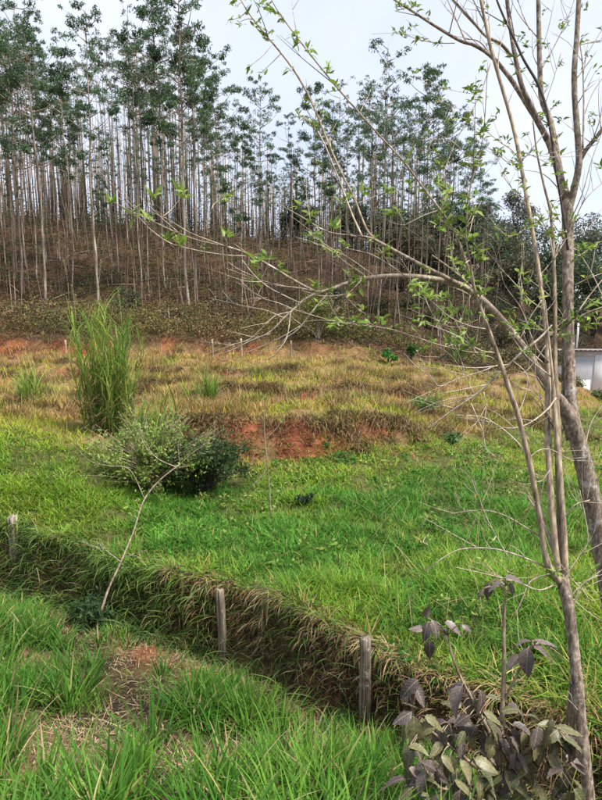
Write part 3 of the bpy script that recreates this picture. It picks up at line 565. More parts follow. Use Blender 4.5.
for y_ in rng.uniform(31, 58, 170):                                # leafy understorey between the trunks
    x_ = R(-.7, .3)*y_; N = 110; d = rng.normal(0, 1, (N, 3)); hh = R(.5, 1.7); leaf_cloud(acc, A(x_, y_, gz(x_, y_)+hh)+d*A(.45, .45, hh*.5), .13, .05, jit(random.choice((A(.04, .07, .026), A(.075, .085, .03), A(.10, .095, .035)))*R(.7, 1.2), N, .3))
tag(link('crest_brush', acc.mesh('crest_brush', M_scrub)), 'brownish brush along the hill crest between the trunks', 'undergrowth', kind='stuff')

# ------------------------------------------------------------------ broadleaf trees and shrubs
def bush_meshes(rx, rz, n, color, leafL=.1, leafW=.05, lumps=9, stem_h=0., seed=0, hollow=.45, jitter=.25, lump=1.0, twigs=0):
    r = random.Random(seed); sa, la = Acc(), Acc(); per = n//lumps
    for i in range(lumps):
        a = i*2.4+r.uniform(-.5, .5); q = r.uniform(.1, .75); c = np.array((math.cos(a)*rx*q, math.sin(a)*rx*q, stem_h+rz*r.uniform(.25, .95)*(1-.45*q))); lr = rx*r.uniform(.28, .5)*lump
        d = rng.normal(0, 1, (per, 3)); d /= np.linalg.norm(d, axis=1)[:, None]; d *= (rng.random((per, 1))**hollow)*lr; d[:, 2] *= .8
        pp = c+d*(.65+.7*fbm(d[:, 0]*3/lr+i, d[:, 2]*3/lr+d[:, 1], 2))[:, None]; pp[:, 2] = np.maximum(pp[:, 2], .02)
        leaf_cloud(la, pp, leafL*(.6+.8*rng.random(per)), leafW*(.6+.8*rng.random(per)), jit(np.asarray(color)*r.uniform(.75, 1.25), per, jitter, .08), down=.2)
        m = c*np.array((.35, .35, .6)); tube(sa, smooth_path((np.array((R(-.03, .03), R(-.03, .03), -.08)), m, c), 3), np.linspace(.03, .008, 7)*(1+rx*.35+stem_h*.3), 5)
    for i in range(twigs):
        a = r.uniform(0, 6.28); q = r.uniform(.3, 1.0); e = np.array((math.cos(a)*rx*q, math.sin(a)*rx*q, rz*r.uniform(.6, 1.25)*(1.15-.5*q))); tube(sa, smooth_path((np.array((0, 0, .05)), e*np.array((.4, .4, .6)), e), 4), np.linspace(.012, .003, 9), 4)
        N = 14; f = .55+.45*rng.random((N, 1)); leaf_cloud(la, e*f+rng.normal(0, .04, (N, 3)), leafL*1.1, leafW*1.1, jit(np.asarray(color)*1.15, N, jitter, .08))
    return sa, la
def place_bush(name, x, y, rx, rz, n, color, label, cat, group=None, mat=None, smat=None, part='foliage', **kw):
    z = gz(x, y); o = empty(name, (x, y, z)); s, l = bush_meshes(rx, rz, n, color, **kw)
    link('stem' if cat != 'tree' else 'trunk', s.mesh('stem', smat or M_dark), o); link(part, l.mesh('foliage', mat or M_leaf), o)
    return tag(o, label, cat, group)
def at_px(px, Y, row=400):
    v = (row-400)/F; return (px-301)/F*Y/(math.cos(PITCH)-v*math.sin(PITCH))
# dark broadleaf trees behind, at the right
far = [(395, 60, 191, 3.4, (0.058, 0.090, 0.043), 'dark bushy tree behind the left end of the arching limb'), (450, 56, 178, 3.0, (0.029, 0.061, 0.035), 'darkest green dense tree rising behind the leafy sprout in the middle right'),
       (425, 64, 201, 3.4, (0.080, 0.094, 0.055), 'dull olive tree left of the darkest dense tree'), (485, 66, 191, 3.8, (0.087, 0.099, 0.065), 'grey-green tree right of the darkest dense tree'),
       (515, 74, 166, 3.2, (0.123, 0.138, 0.109), 'pale grey-green feathery tree on the right skyline'), (545, 62, 208, 3.4, (0.070, 0.099, 0.052), 'dark tree behind the upright stems at the right'),
       (588, 72, 182, 3.6, (0.102, 0.123, 0.087), 'hazy tree on the skyline just right of the upright trunk'), (600, 58, 226, 3.6, (0.061, 0.090, 0.049), 'dense green tree behind the house roof at the right edge'),
       (560, 52, 248, 2.6, (0.051, 0.075, 0.038), 'low dark tree behind the house ridge'), (640, 62, 201, 4.2, (0.072, 0.102, 0.058), 'broad tree beyond the right edge behind the house'), (520, 54, 244, 2.8, (0.087, 0.090, 0.052), 'low brownish tree between the house and the scrubby slope'),
       (470, 60, 204, 3.6, (0.072, 0.080, 0.049), 'brownish tree filling the gap beside the darkest dense tree'), (505, 60, 212, 3.4, (0.080, 0.084, 0.052), 'dull brown-green tree left of the upright stems'), (575, 64, 218, 3.6, (0.072, 0.090, 0.052), 'grey-green tree behind the vent pipe'), (440, 50, 248, 2.6, (0.087, 0.080, 0.049), 'low brown tree on the slope below the darkest dense tree'), (410, 54, 232, 2.6, (0.087, 0.087, 0.052), 'low olive tree right of the last tall eucalyptus'),
       (350, 66, 190, 3.2, (0.065, 0.087, 0.051), 'dark tree among the upper trunks right of the centre'), (300, 62, 196, 2.4, (0.036, 0.065, 0.041), 'dark green broadleaf tree among the trunks at the centre')]
for i, (px, Y, yt, rx, c_, lab) in enumerate(far):
    x = at_px(px, Y, 250); z = gz(x, Y); H = max(5, zpx(Y, yt)-z)
    place_bush('broadleaf_tree', x, Y, rx, H*.72, 5200, c_, lab, 'tree', 'broadleaf trees behind the paddock', leafL=.29, leafW=.135, lumps=26, stem_h=H*.14, seed=i+40, hollow=.4, part='crown')
# palm with drooping fronds right of centre
xp = at_px(482, 53, 230); zp = gz(xp, 53); Hp = zpx(53, 208)-zp; po = empty('palm_tree', (xp, 53, zp)); tag(po, 'dark palm tree with drooping fronds on the skyline right of centre', 'tree')
a = Acc(); tube(a, np.array([(.1*math.sin(q*2), 0, -.3+(Hp+.3)*q) for q in np.linspace(0, 1, 9)]), np.linspace(.2, .13, 9), 8, .08); link('trunk', a.mesh('trunk', M_eucd), po)
for q in range(17):
    a = Acc(); az_ = q*2.4; d_ = A(math.cos(az_), math.sin(az_), 0); up_ = 1.1 if q < 8 else .2; L_ = R(1.7, 2.3); t_ = np.linspace(0, 1, 9); dead = q > 12
    rp_ = A(0, 0, Hp)+d_*(L_*t_*(.55 if dead else .85))[:, None]+A(0, 0, 1)*(up_*L_*.5*t_-(1.5 if dead else .95)*L_*t_**2*(.9 if q > 7 else .7))[:, None]; tube(a, rp_, np.linspace(.03, .008, 9), 4, C=(.10, .10, .04))
    N = 90; tt = .12+.88*rng.random(N); bp_ = np.stack([np.interp(tt, t_, rp_[:, k]) for k in range(3)], 1); sd = np.where(rng.random(N) < .5, 1, -1)
    blades(a, bp_, .55*(1.1-.6*tt), .05, az_+sd*1.1, 1.2+.3*rng.random(N), .9, jit((.15, .11, .06) if dead else (.03, .06, .028), N), 3); link('frond', a.mesh('frond', M_leaf), po)
# shrubs on the slope at the right and along the forest edge
shr = [(455, 40, 2.0, 2.3, (.075, .065, .036), 'brown-green scrub bush on the slope below the dark trees'), (490, 43, 2.1, 2.6, (.05, .058, .03), 'dark scrub bush right of the brown one on the slope'),
       (430, 37, 1.6, 1.7, (.10, .085, .045), 'olive-brown bush above the two bright green bushes'), (525, 42, 1.9, 2.4, (.045, .055, .03), 'dark bush left of the house'),
       (545, 38, 1.4, 1.6, (.07, .07, .038), 'low bush in front of the house corner'), (606, 36, 1.0, .45, (.10, .12, .05), 'pale weedy bush under the house eave'), (570, 35.5, 1.0, .5, (.10, .11, .05), 'low weeds by the house wall'),
       (470, 33, 1.2, 1.1, (.11, .095, .05), 'low brown bush at the edge of the terrace on the right'), (510, 33, 1.1, 1.0, (.09, .09, .045), 'low olive bush at the terrace edge behind the thin stem')]
shr += [(440, 46, 1.8, 2.2, (.045, .05, .028), 'dark thicket bush high on the slope left of centre right'), (470, 50, 2.2, 2.8, (.06, .055, .034), 'brown thicket bush under the dark trees'), (505, 50, 2.2, 2.8, (.045, .05, .03), 'dark thicket bush between slope and upright stems'), (535, 48, 2.2, 3.0, (.04, .05, .028), 'dark thicket bush behind the upright stems'),
        (575, 47, 2.2, 3.2, (.035, .048, .026), 'dark thicket bush behind the house roof'), (604, 47, 2.2, 3.2, (.045, .055, .03), 'green thicket bush at the right end of the house roof'), (400, 44, 1.5, 1.6, (.075, .065, .038), 'brown bush on the bare slope under the arching limb'), (415, 40, 1.4, 1.4, (.085, .07, .04), 'low russet bush below the arching limb'),
        (375, 38, 1.3, 1.2, (.10, .08, .042), 'low tan bush on the slope behind the bright green pair'), (500, 37.5, 1.6, 1.7, (.06, .06, .034), 'rounded dull bush at the foot of the right slope'), (480, 36, 1.4, 1.3, (.09, .075, .042), 'spreading brown bush at the foot of the right slope')]
for i, (px, Y, rx, rz, c_, lab) in enumerate(shr):
    place_bush('scrub_bush', at_px(px, Y, 350), Y, rx, rz, 2600, c_, lab, 'bush', 'scrub bushes on the right slope', leafL=.13, leafW=.06, lumps=14, seed=i+80, mat=M_scrub)
place_bush('shrub', at_px(318, 27.4, 345), 27.4, 1.75, 1.9, 5200, (.135, .135, .042), 'rounded olive shrub on bare stems at the forest edge, centre', 'bush', leafL=.11, leafW=.04, lumps=16, stem_h=.35, seed=5, mat=M_scrub, smat=M_bark)
place_bush('shrub', at_px(389, 26.2, 352), 26.2, .45, .75, 900, (.075, .20, .035), 'small bright green bush on the terrace, left of a pair', 'bush', leafL=.1, leafW=.05, lumps=7, seed=6)
place_bush('shrub', at_px(412, 27.0, 350), 27.0, .5, .8, 1000, (.06, .14, .03), 'small darker green bush on the terrace, right of a pair', 'bush', leafL=.1, leafW=.05, lumps=7, seed=7)
place_bush('shrub', at_px(333, 34, 300), 34, .9, 1.2, 900, (.022, .045, .032), 'small dark bluish bush on the slope behind the arching branch', 'bush', leafL=.12, leafW=.05, lumps=7, stem_h=.8, seed=9)
place_bush('shrub', at_px(128, 31, 300), 31, .9, 1.7, 1300, (.05, .075, .04), 'dark green shrub under the trunks behind the elephant grass', 'bush', leafL=.12, leafW=.05, lumps=8, seed=10)
# the two bushes beside the elephant grass
place_bush('shrub', at_px(204, 12.0, 470), 12.0, 1.25, 1.35, 8200, (.036, .07, .02), 'dense dark green bush right of the elephant grass', 'bush', leafL=.065, leafW=.028, lumps=60, seed=11, hollow=.8, lump=.5, twigs=60)
place_bush('shrub', at_px(150, 11.7, 470), 11.7, 1.45, 1.5, 5400, (.15, .215, .045), 'straggling olive-green bush below the elephant grass', 'bush', leafL=.075, leafW=.032, lumps=70, seed=12, hollow=.9, lump=.55, twigs=130, smat=M_stem)
place_bush('weed', at_px(305, 10.9, 486), 10.9, .22, .32, 220, (.03, .055, .03), 'small dark-leaved weed standing in the middle of the paddock', 'weed', leafL=.08, leafW=.03, lumps=5, seed=13)
place_bush('weed', at_px(342, 13.6, 466), 13.6, .35, .22, 320, (.09, .17, .035), 'low green weed patch at the foot of the red cut', 'weed', leafL=.08, leafW=.03, lumps=6, seed=14)
place_bush('weed', at_px(452, 15.0, 430), 15.0, .3, .4, 320, (.08, .16, .045), 'green weed behind the forked dry twig on the right of the paddock', 'weed', leafL=.09, leafW=.035, lumps=6, seed=15)
place_bush('weed', at_px(93, 8.3, 585), 8.15, .5, .5, 1500, (.045, .085, .03), 'dark leafy weed clump hanging on the bank below the leaning sapling', 'weed', leafL=.11, leafW=.022, lumps=10, seed=16)
place_bush('weed', at_px(420, 17.5, 405), 17.5, .6, .45, 700, (.09, .19, .04), 'bright green weed patch on the terrace at the right', 'weed', leafL=.09, leafW=.035, lumps=9, seed=17)

# elephant grass
def elephant(px, Y, row, Hh, wid, nc, label):
    x0 = at_px(px, Y, row); z0 = gz(x0, Y); o = empty('elephant_grass', (x0, Y, z0)); ca, ba, pa_, da = Acc(), Acc(), Acc(), Acc()
    for i in range(nc):
        a = R(0, 6.28); q = R(0, 1)**.6*wid*.42; b = np.array((math.cos(a)*q, math.sin(a)*q*.7, -.05)); h = Hh*R(.3, .78)*(1-.5*q/wid); ln = np.array((math.cos(a), math.sin(a), 0))*R(.0, .38)*h*(q/wid+.3)
        top = b+ln+np.array((0, 0, h)); pth = smooth_path((b, (b+top)/2-ln*.15, top), 4); tube(ca, pth, np.linspace(.011, .005, len(pth)), 5, C=jit((.17, .21, .06), 1)[0])
        nl = 13; t = np.linspace(.12, 1, nl); bp = np.stack([np.interp(t, np.linspace(0, 1, len(pth)), pth[:, k]) for k in range(3)], 1)
        Cc = jit(lerp(A(.085, .20, .03), A(.30, .39, .07), R(0, 1)), nl, .15, .06)
        blades(ba, bp, .5+.55*rng.random(nl), .018+.014*rng.random(nl), rng.random(nl)*6.28, .08+.28*rng.random(nl), .3+1.5*rng.random(nl)**1.3, Cc, 7)
        nd = 7; blades(da, bp[:nd], .4+.4*rng.random(nd), .018, rng.random(nd)*6.28, .7+.5*rng.random(nd), .9+.8*rng.random(nd), jit((.28, .20, .10), nd), 5)
        if i % 9 == 0:
            top = top+np.array((0, 0, .25*h)); tube(ca, np.array((pth[-1], (pth[-1]+top)/2, top)), .005, 4, C=(.25, .26, .1))
            tip = top+np.array((R(-.08, .08), R(-.08, .08), R(.4, .6))); pp = smooth_path((top, (top+tip)/2, tip), 4); tube(pa_, pp, .004, 4, C=(.3, .27, .15))
            N = 150; t = rng.random(N); pos = np.stack([np.interp(.3+.7*t, np.linspace(0, 1, len(pp)), pp[:, k]) for k in range(3)], 1)
            blades(pa_, pos, .06, .006, rng.random(N)*6.28, .35+.4*rng.random(N), .2, jit((.30, .29, .16), N), 2)
    tag(link('culms', ca.mesh('culms', M_grass), o), kind='stuff'); tag(link('blades', ba.mesh('blades', M_grass), o), kind='stuff'); tag(link('dead_blades', da.mesh('dead_blades', M_dry), o), kind='stuff')
    if pa_.n: tag(link('plumes', pa_.mesh('plumes', M_dry), o), kind='stuff')
    return tag(o, label, 'tall grass')
elephant(110, 14.0, 430, 4.2, 1.35, 88, 'tall bright green elephant grass clump with feathery plumes at the left')
elephant(155, 13.2, 440, 2.3, 1.1, 20, 'shorter thin elephant grass growing at the right foot of the big clump')
elephant(28, 16.5, 400, 1.0, .9, 12, 'small pale tuft of tall grass on the terrace at the left')
elephant(200, 17, 395, .95, 1.2, 9, 'sparse tall grass stalks on the terrace right of the big clump')

# ------------------------------------------------------------------ fence posts
def post(px, row, b, wpx, base_z=None, tilt=(0, 0), label='', group=None, k=16, hh=None):
    p = P(px, row, b); x, y = p[0], p[1]; zt = p[2]; zb = gz(x, y-.06) if base_z is None else base_z; r = wpx/2*b/F; H = zt-zb
    if hh: H = hh; zb = zt-H
    a = Acc(); n = 9; pts = np.array([(tilt[0]*H*i/n+R(-.006, .006), tilt[1]*H*i/n, -.25+(H+.25)*i/n) for i in range(n+1)]); tube(a, pts, r*np.linspace(1.08, .95, n+1), k, .0); gr_ = 1+rng.normal(0, .11, k); gr_[rng.integers(0, k, 3)] *= .72; Vp = a.V[0]; Vr = Vp[:(n+1)*k].reshape(n+1, k, 3); ax = pts[:, None, :]; Vr[:] = ax+(Vr-ax)*(gr_[None, :, None]*(1+rng.normal(0, .035, (n+1, k, 1))))
    o = link('fence_post', a.mesh('fence_post', M_post), loc=(x, y, zb))
    v = o.data.vertices
    for i in range(n*k, (n+1)*k): v[i].co.z += R(-.035, .03)          # rough sawn top
    return tag(o, label, 'fence post', group)
G_ = 'near fence posts'
bb = min(np.linspace(9.6, 10.9, 60), key=lambda b_: abs(P(12, 516, b_)[2]-gz(P(12, 516, b_)[0], P(12, 516, b_)[1])-.42)); post(12, 516, bb, 8.5, tilt=(.0, 0), label='dark short fence post half buried in grass at the left edge', group=G_)
post(222, 590, 7.75, 8.5, tilt=(-.02, 0), label='grey weathered fence post against the dark bank, left of centre', group=G_)
post(368, 637, 6.0, 10.5, tilt=(-.03, 0), label='grey fence post beside the purple-leaved shrub', group=G_)
post(578, 684, 4.75, 14, tilt=(0, 0), label='thick brown fence post behind the slender trunk at bottom right', group=G_)
for px, lab in ((66, 'thin pale fence post at the forest edge left of the elephant grass plumes'), (213, 'first thin pale fence post left of the dangling twig tips'), (242, 'second thin pale fence post among the dangling twig tips'), (291, 'third thin pale fence post left of the rounded olive shrub')):
    Y = 25.3; x = at_px(px, Y, 350); z = gz(x, Y); a = Acc(); H = .82; n = 5; tx = R(-.04, .04)
    tube(a, np.array([(tx*i/n, 0, -.2+(H+.2)*i/n) for i in range(n+1)]), .042, 6, .15); tag(link('fence_post', a.mesh('fence_post', M_stem), loc=(x, Y, z)), lab, 'fence post', 'far fence posts')

# ------------------------------------------------------------------ house at the right
def boxm(a, x0, x1, y0, y1, z0, z1):
    V = [(x, y, z) for z in (z0, z1) for (x, y) in ((x0, y0), (x1, y0), (x1, y1), (x0, y1))]
    a.add(V, [(3, 2, 1, 0), (4, 5, 6, 7), (0, 1, 5, 4), (1, 2, 6, 5), (2, 3, 7, 6), (3, 0, 4, 7)])
M_plaster = bark_mat('white_plaster', [(.3, (.62, .62, .62)), (.7, (.80, .80, .80))], 2.5, .5, .15, .01, rand=0)
M_fibre = bark_mat('grey_fibre_cement', [(.3, (.42, .43, .45)), (.7, (.58, .59, .61))], 3, 1, .2, .01, rand=.1)
M_tile = bark_mat('terracotta', [(.3, (.22, .10, .07)), (.7, (.40, .22, .16))], 6, 1, .3, .01, rand=.2)
M_glass = bark_mat('window_glass', [(.3, (.03, .035, .04)), (.7, (.06, .065, .07))], 1, 1, 0, .01, rough=.1, rand=0)
M_eaves = bark_mat('weathered_sheet', [(.3, (.16, .13, .12)), (.7, (.30, .26, .25))], 5, 1, .2, .01, rand=.15)
HY = 40.0; hx0 = at_px(553, HY, 365); hx1 = hx0+9.5; ez = zpx(HY, 350.5); xs_ = at_px(594.5, HY, 365); hz = gz((hx0+hx1)/2, HY+1)-.3
ho = empty('house', ((hx0+hx1)/2, HY+2.6, hz)); H0 = np.array(ho.location)
tag(ho, 'low grey and white house with a thin dull roof at the right edge', 'house')
a = Acc(); boxm(a, hx0, hx1, HY, HY+4.9, hz, ez-.42); boxm(a, hx0+.002, hx1-.002, HY, HY+.2, ez-.42, ez-.01); link('wall', a.mesh('wall', M_fibre, H0, False), ho)
a = Acc(); boxm(a, xs_, xs_+2.6, HY-.06, HY-.003, hz, ez-.28); link('white_panel', a.mesh('white_panel', M_plaster, H0, False), ho)
a = Acc(); boxm(a, hx0+.2, xs_-.2, HY-.05, HY-.003, hz, zpx(HY, 380)); link('plinth', a.mesh('plinth', M_plaster, H0, False), ho)
nsheet = 8; sw = (hx1-hx0+.6)/nsheet
for i in range(nsheet):
    a = Acc(); n = 16; V = []; xa = hx0-.3+i*sw; xb = xa+sw-.006
    for j in range(n+1):
        x = lerp(xa, xb, j/n); wv = .025*math.sin(j*math.pi*.5)+.008*(i % 2)
        V += [(x, HY-.3, ez+.06+wv), (x, HY+5.2, ez-.33+wv), (x, HY-.3, ez+.025+wv), (x, HY+5.2, ez-.37+wv)]
    Qs = []
    for j in range(n):
        q = 4*j; Qs += [(q, q+4, q+5, q+1), (q+2, q+3, q+7, q+6), (q, q+2, q+6, q+4), (q+1, q+5, q+7, q+3)]
    a.add(V, Qs); link('roof_sheet', a.mesh('roof_sheet', M_eaves, H0), ho)
a = Acc(); px_ = at_px(578, HY+2.2, 340); tube(a, np.array(((px_, HY+2.3, ez), (px_, HY+2.3, zpx(HY+2.3, 323)))), .07, 8); link('vent_pipe', a.mesh('vent_pipe', M_plaster, H0), ho)

# ------------------------------------------------------------------ foreground trees
def limb(acc, pts, k=8, sub=6, rough=.0):
    """pts: (photo x, photo y, depth, width in photo px)"""
    W = np.array([P(p[0], p[1], p[2]) for p in pts]); r = np.array([p[3]*.5*p[2]/F*(.88 if p[3] > 3 else .82) for p in pts]); s = smooth_path(W, sub)
    n = len(pts)
    if n < 3: rr = np.linspace(r[0], r[-1], len(s))
    else: rr = np.interp(np.linspace(0, n-1, len(s)), np.arange(n), r)
    tube(acc, s, rr, k, rough); return s, rr
def leaf_mesh(name, L, Wd, mat, nu=4, fold=.25, droop=.3, notch=0.):
    V = []; Qs = []; T = []
    for i in range(nu+1):
        t = i/nu; wv = Wd*.5*(math.sin(math.pi*min(1, t**.75*.97+.03))**.85) if 0 < i < nu else (Wd*.04 if i == 0 else .0005)
        wob = 1+notch*((i % 2)-.5); z = -droop*L*t*t
        zz = z+(.035*Wd*((i % 2)*2-1) if notch else 0); tw_ = (notch*.9*L*t*math.sin(t*5+L*90)) if notch else 0
        V += [(t*L, -wv*wob+tw_, zz+fold*wv*(1.2 if notch else 1)), (t*L, tw_, z), (t*L, wv*wob+tw_, zz+fold*wv)]
    for i in range(nu):
        q = 3*i; Qs += [(q, q+1, q+4, q+3), (q+1, q+2, q+5, q+4)]
    return mesh_np(name, V, Qs, None, None, mat)
LEAVES = [leaf_mesh('leaf', .085, .028, M_young, 4, .3, .25), leaf_mesh('leaf', .07, .026, M_young, 4, .2, .45), leaf_mesh('leaf', .10, .03, M_young, 4, .35, .1)]
def frame(d, roll):
    d = Vector(d).normalized(); up = Vector((0, 0, 1)) if abs(d.z) < .95 else Vector((0, 1, 0)); s = up.cross(d).normalized(); n = d.cross(s)
    s2 = s*math.cos(roll)+n*math.sin(roll); n2 = d.cross(s2); return Matrix(((d.x, s2.x, n2.x), (d.y, s2.y, n2.y), (d.z, s2.z, n2.z))).to_4x4()
class Tree:
    def __init__(s, name, loc, label):
        s.o = empty(name, loc); s.loc = np.array(loc); tag(s.o, label, 'tree'); s.paths = []; s.leafn = 0; s.extra = Acc(); s.tw = Acc(); s.td = Acc()
    def part(s, name, pts, mat, k=8, sub=6, rough=.0, label=None):
        a = Acc(); p, r = limb(a, pts, k, sub, rough); o = link(name, a.mesh(name, mat, s.loc), s.o); s.paths.append((p, r))
        if label: o['label'] = label
        return p
    def fine(s, pts, dark=False, sub=5, k=5):
        p, r = limb(s.td if dark else s.tw, pts, k, sub); s.paths.append((p, r))
    def tuft(s, px, py, n=6, size=1.0, bdef=None):
        allp = np.concatenate([p for p, r in s.paths]); d_ = allp-np.array((0, 0, CZ)); b = d_[:, 1]*math.cos(PITCH)-d_[:, 2]*math.sin(PITCH); dn = -d_[:, 1]*math.sin(PITCH)-d_[:, 2]*math.cos(PITCH)
        qx = 301+F*d_[:, 0]/b; qy = 400+F*dn/b; i = int(np.argmin((qx-px)**2+(qy-py)**2+30*(qy < py-4))); c = P(px, py, b[i]+R(-.1, .1)); base = allp[i]
        if np.linalg.norm(c-base) > .03:
            m = (c+base)/2+np.array((R(-.03, .03), R(-.03, .03), R(-.03, .01))); tube(s.tw, smooth_path((base, m, c), 3), np.linspace(.0045, .002, 7), 4)
        ax = c-base; ax = ax/np.linalg.norm(ax) if np.linalg.norm(ax) > .03 else np.array((R(-.4, .4), R(-.4, .4), .9))
        for j in range(n):
            d = ax*.6+np.array((R(-1, 1), R(-1, 1), R(-.35, .9))); sc_ = R(.6, 1.25)*size; mt = Matrix.Translation(Vector(c-s.loc+np.array((R(-.025, .025), R(-.025, .025), R(-.03, .02)))))@frame(d, R(-1, 1))@Matrix.Scale(sc_, 4)
            if s.leafn < 300:
                o = link('leaf', random.choice(LEAVES), s.o); o.matrix_local = mt; s.leafn += 1
            else:
                L, Wd = .085*sc_, .028*sc_; v = [mt@Vector(q) for q in ((0, 0, 0), (.04, -.014, .004), (.085, 0, -.02), (.04, .014, .004))]
                s.extra.add(np.array(v)+s.loc, None, [(0, 1, 2), (0, 2, 3)], jit((.2, .29, .06), 1)[0])
    def twiglets(s, n, Lr=(.15, .5), lo=.25, minr=.0, pale=True):
        P0 = [q for q in s.paths if q[1].max() > minr]
        for _ in range(n):
            p, r = random.choice(P0); i = int(len(p)*R(lo, .97)); b = p[i]; tdir = p[min(i+1, len(p)-1)]-p[i-1]; tdir /= np.linalg.norm(tdir)+1e-9
            d = tdir*.7+np.array((R(-1, 1), R(-.6, .6), R(-.2, 1))); d /= np.linalg.norm(d); L = R(*Lr); e = b+d*L+np.array((0, 0, R(-.1, .15)*L)); m = b+d*L*.5+np.array((R(-.04, .04), R(-.04, .04), R(-.05, .05)))*L*2
            rr = min(r[i]*.6, .004+L*.004); q = smooth_path((b, m, e), 4); acc_ = s.tw if (pale and R(0, 1) < .75) else s.td; tube(acc_, q, np.linspace(rr, .0012, len(q)), 4); s.paths.append((q, np.linspace(rr, .0012, len(q))))
            if R(0, 1) < .5:
                b2 = q[len(q)//2]; e2 = b2+(d+np.array((R(-.7, .7), R(-.5, .5), R(-.3, .7))))*L*.4; tube(acc_, np.array((b2, (b2+e2)/2+.01, e2)), np.linspace(rr*.6, .001, 3), 4)
    def finish(s):
        if s.tw.n: tag(link('twigs', s.tw.mesh('twigs', M_twig, s.loc), s.o), kind='stuff')
        if s.td.n: tag(link('dark_twigs', s.td.mesh('dark_twigs', M_dark, s.loc), s.o), kind='stuff')
        if s.extra.n: tag(link('small_leaves', s.extra.mesh('small_leaves', M_leaf, s.loc), s.o), kind='stuff')
# --- leaning tree with the arching limb
bx, by, _ = P(616, 630, 5.6); T1 = Tree('leaning_tree', (bx, by, gz(bx, by)), 'leaning grey-barked tree with a long limb arching left over the paddock')
T1.part('trunk', [(622, 690, 5.62, 26.40), (613, 610, 5.6, 23.76), (601, 540, 5.6, 22.00), (590, 490, 5.55, 20.24), (579, 445, 5.5, 18.48), (570, 418, 5.45, 17.60), (560, 402, 5.4, 14.96), (552, 392, 5.35, 12.32)], M_bark, 12, 8, .1)
arch = [(556, 398, 5.4, 14), (548, 386, 5.35, 12.5), (534, 364, 5.25, 10.5), (518, 341, 5.15, 9.5), (500, 318, 5.05, 8.5), (482, 300, 4.95, 8), (462, 286, 4.9, 7.2), (440, 280, 4.85, 6.5), (418, 277, 4.8, 6), (395, 276, 4.8, 5.6), (370, 278, 4.8, 5.2), (345, 284, 4.8, 4.4), (330, 290, 4.8, 3.8)]
T1.part('limb', arch, M_limb, 10, 6, .06, 'long pale limb arching to the left')
up = [(584, 462, 5.52, 13), (577, 434, 5.5, 13.5), (573, 412, 5.5, 13), (570, 380, 5.55, 12.5), (569, 340, 5.6, 12), (568, 300, 5.6, 12), (568, 260, 5.65, 12.5), (568, 230, 5.7, 12.5), (567, 205, 5.7, 13), (563, 188, 5.75, 11)]
T1.part('upright_trunk', up, M_bark, 12, 7, .08)
T1.part('limb', [(569, 440, 5.52, 6), (563.5, 415, 5.58, 6), (564, 390, 5.62, 6), (564.5, 350, 5.62, 6), (565, 315, 5.6, 5.5), (566, 290, 5.6, 5)], M_bark, 8, 6, .1)
T1.part('limb', [(565, 200, 5.7, 10), (558, 170, 5.75, 8.5), (550, 145, 5.8, 7.5), (538, 122, 5.8, 6.5), (525, 101, 5.8, 6), (510, 78, 5.8, 5), (491, 56, 5.8, 4.5), (474, 45, 5.8, 4), (461, 41, 5.8, 3.6), (440, 29, 5.8, 3.2), (415, 13, 5.8, 2.8), (392, -2, 5.8, 2.4), (360, -25, 5.8, 1.6)], M_bark, 9, 5, .05)
T1.part('limb', [(562, 185, 5.75, 8), (556, 150, 5.85, 7.5), (550, 120, 5.9, 6.5), (542, 100, 5.95, 6), (540, 70, 6, 5.6), (539, 30, 6, 5.2), (538, -30, 6, 4.5)], M_bark, 9, 5, .05)
T1.part('limb', [(547, 140, 5.8, 6.5), (534, 112, 5.75, 6), (522, 86, 5.7, 5.5), (515, 55, 5.7, 5), (511, 30, 5.7, 4.8), (506, -10, 5.7, 4.4), (503, -40, 5.7, 4)], M_bark, 9, 5, .05)
T1.part('limb', [(568, 212, 5.7, 9), (574, 190, 5.65, 8), (579, 165, 5.6, 7.5), (578, 140, 5.6, 7), (575, 100, 5.6, 6.4), (574.5, 70, 5.6, 6.2), (577, 35, 5.6, 5.6), (580, -20, 5.6, 5)], M_bark, 9, 5, .05)
T1.part('limb', [(579, 162, 5.6, 6), (586, 150, 5.6, 5), (595, 139, 5.6, 4.4), (606, 124, 5.6, 4), (625, 95, 5.6, 3)], M_dark, 7)
T1.part('limb', [(511, 55, 5.7, 4), (500, 43, 5.6, 3.6), (486, 36, 5.6, 3.2), (470, 18, 5.6, 2.8), (452, -2, 5.6, 2.4)], M_bark, 7)
T1.part('limb', [(568, 250, 5.5, 3), (565, 225, 5.45, 3), (561, 200, 5.45, 3), (556, 170, 5.4, 3), (552, 140, 5.4, 3), (547, 110, 5.4, 3.2), (538, 84, 5.4, 3.2), (524, 60, 5.4, 3), (513, 36, 5.4, 2.8), (500, 8, 5.4, 2.5), (490, -20, 5.4, 2)], M_dark, 7, 5, 0, 'thin dark twisting limb')
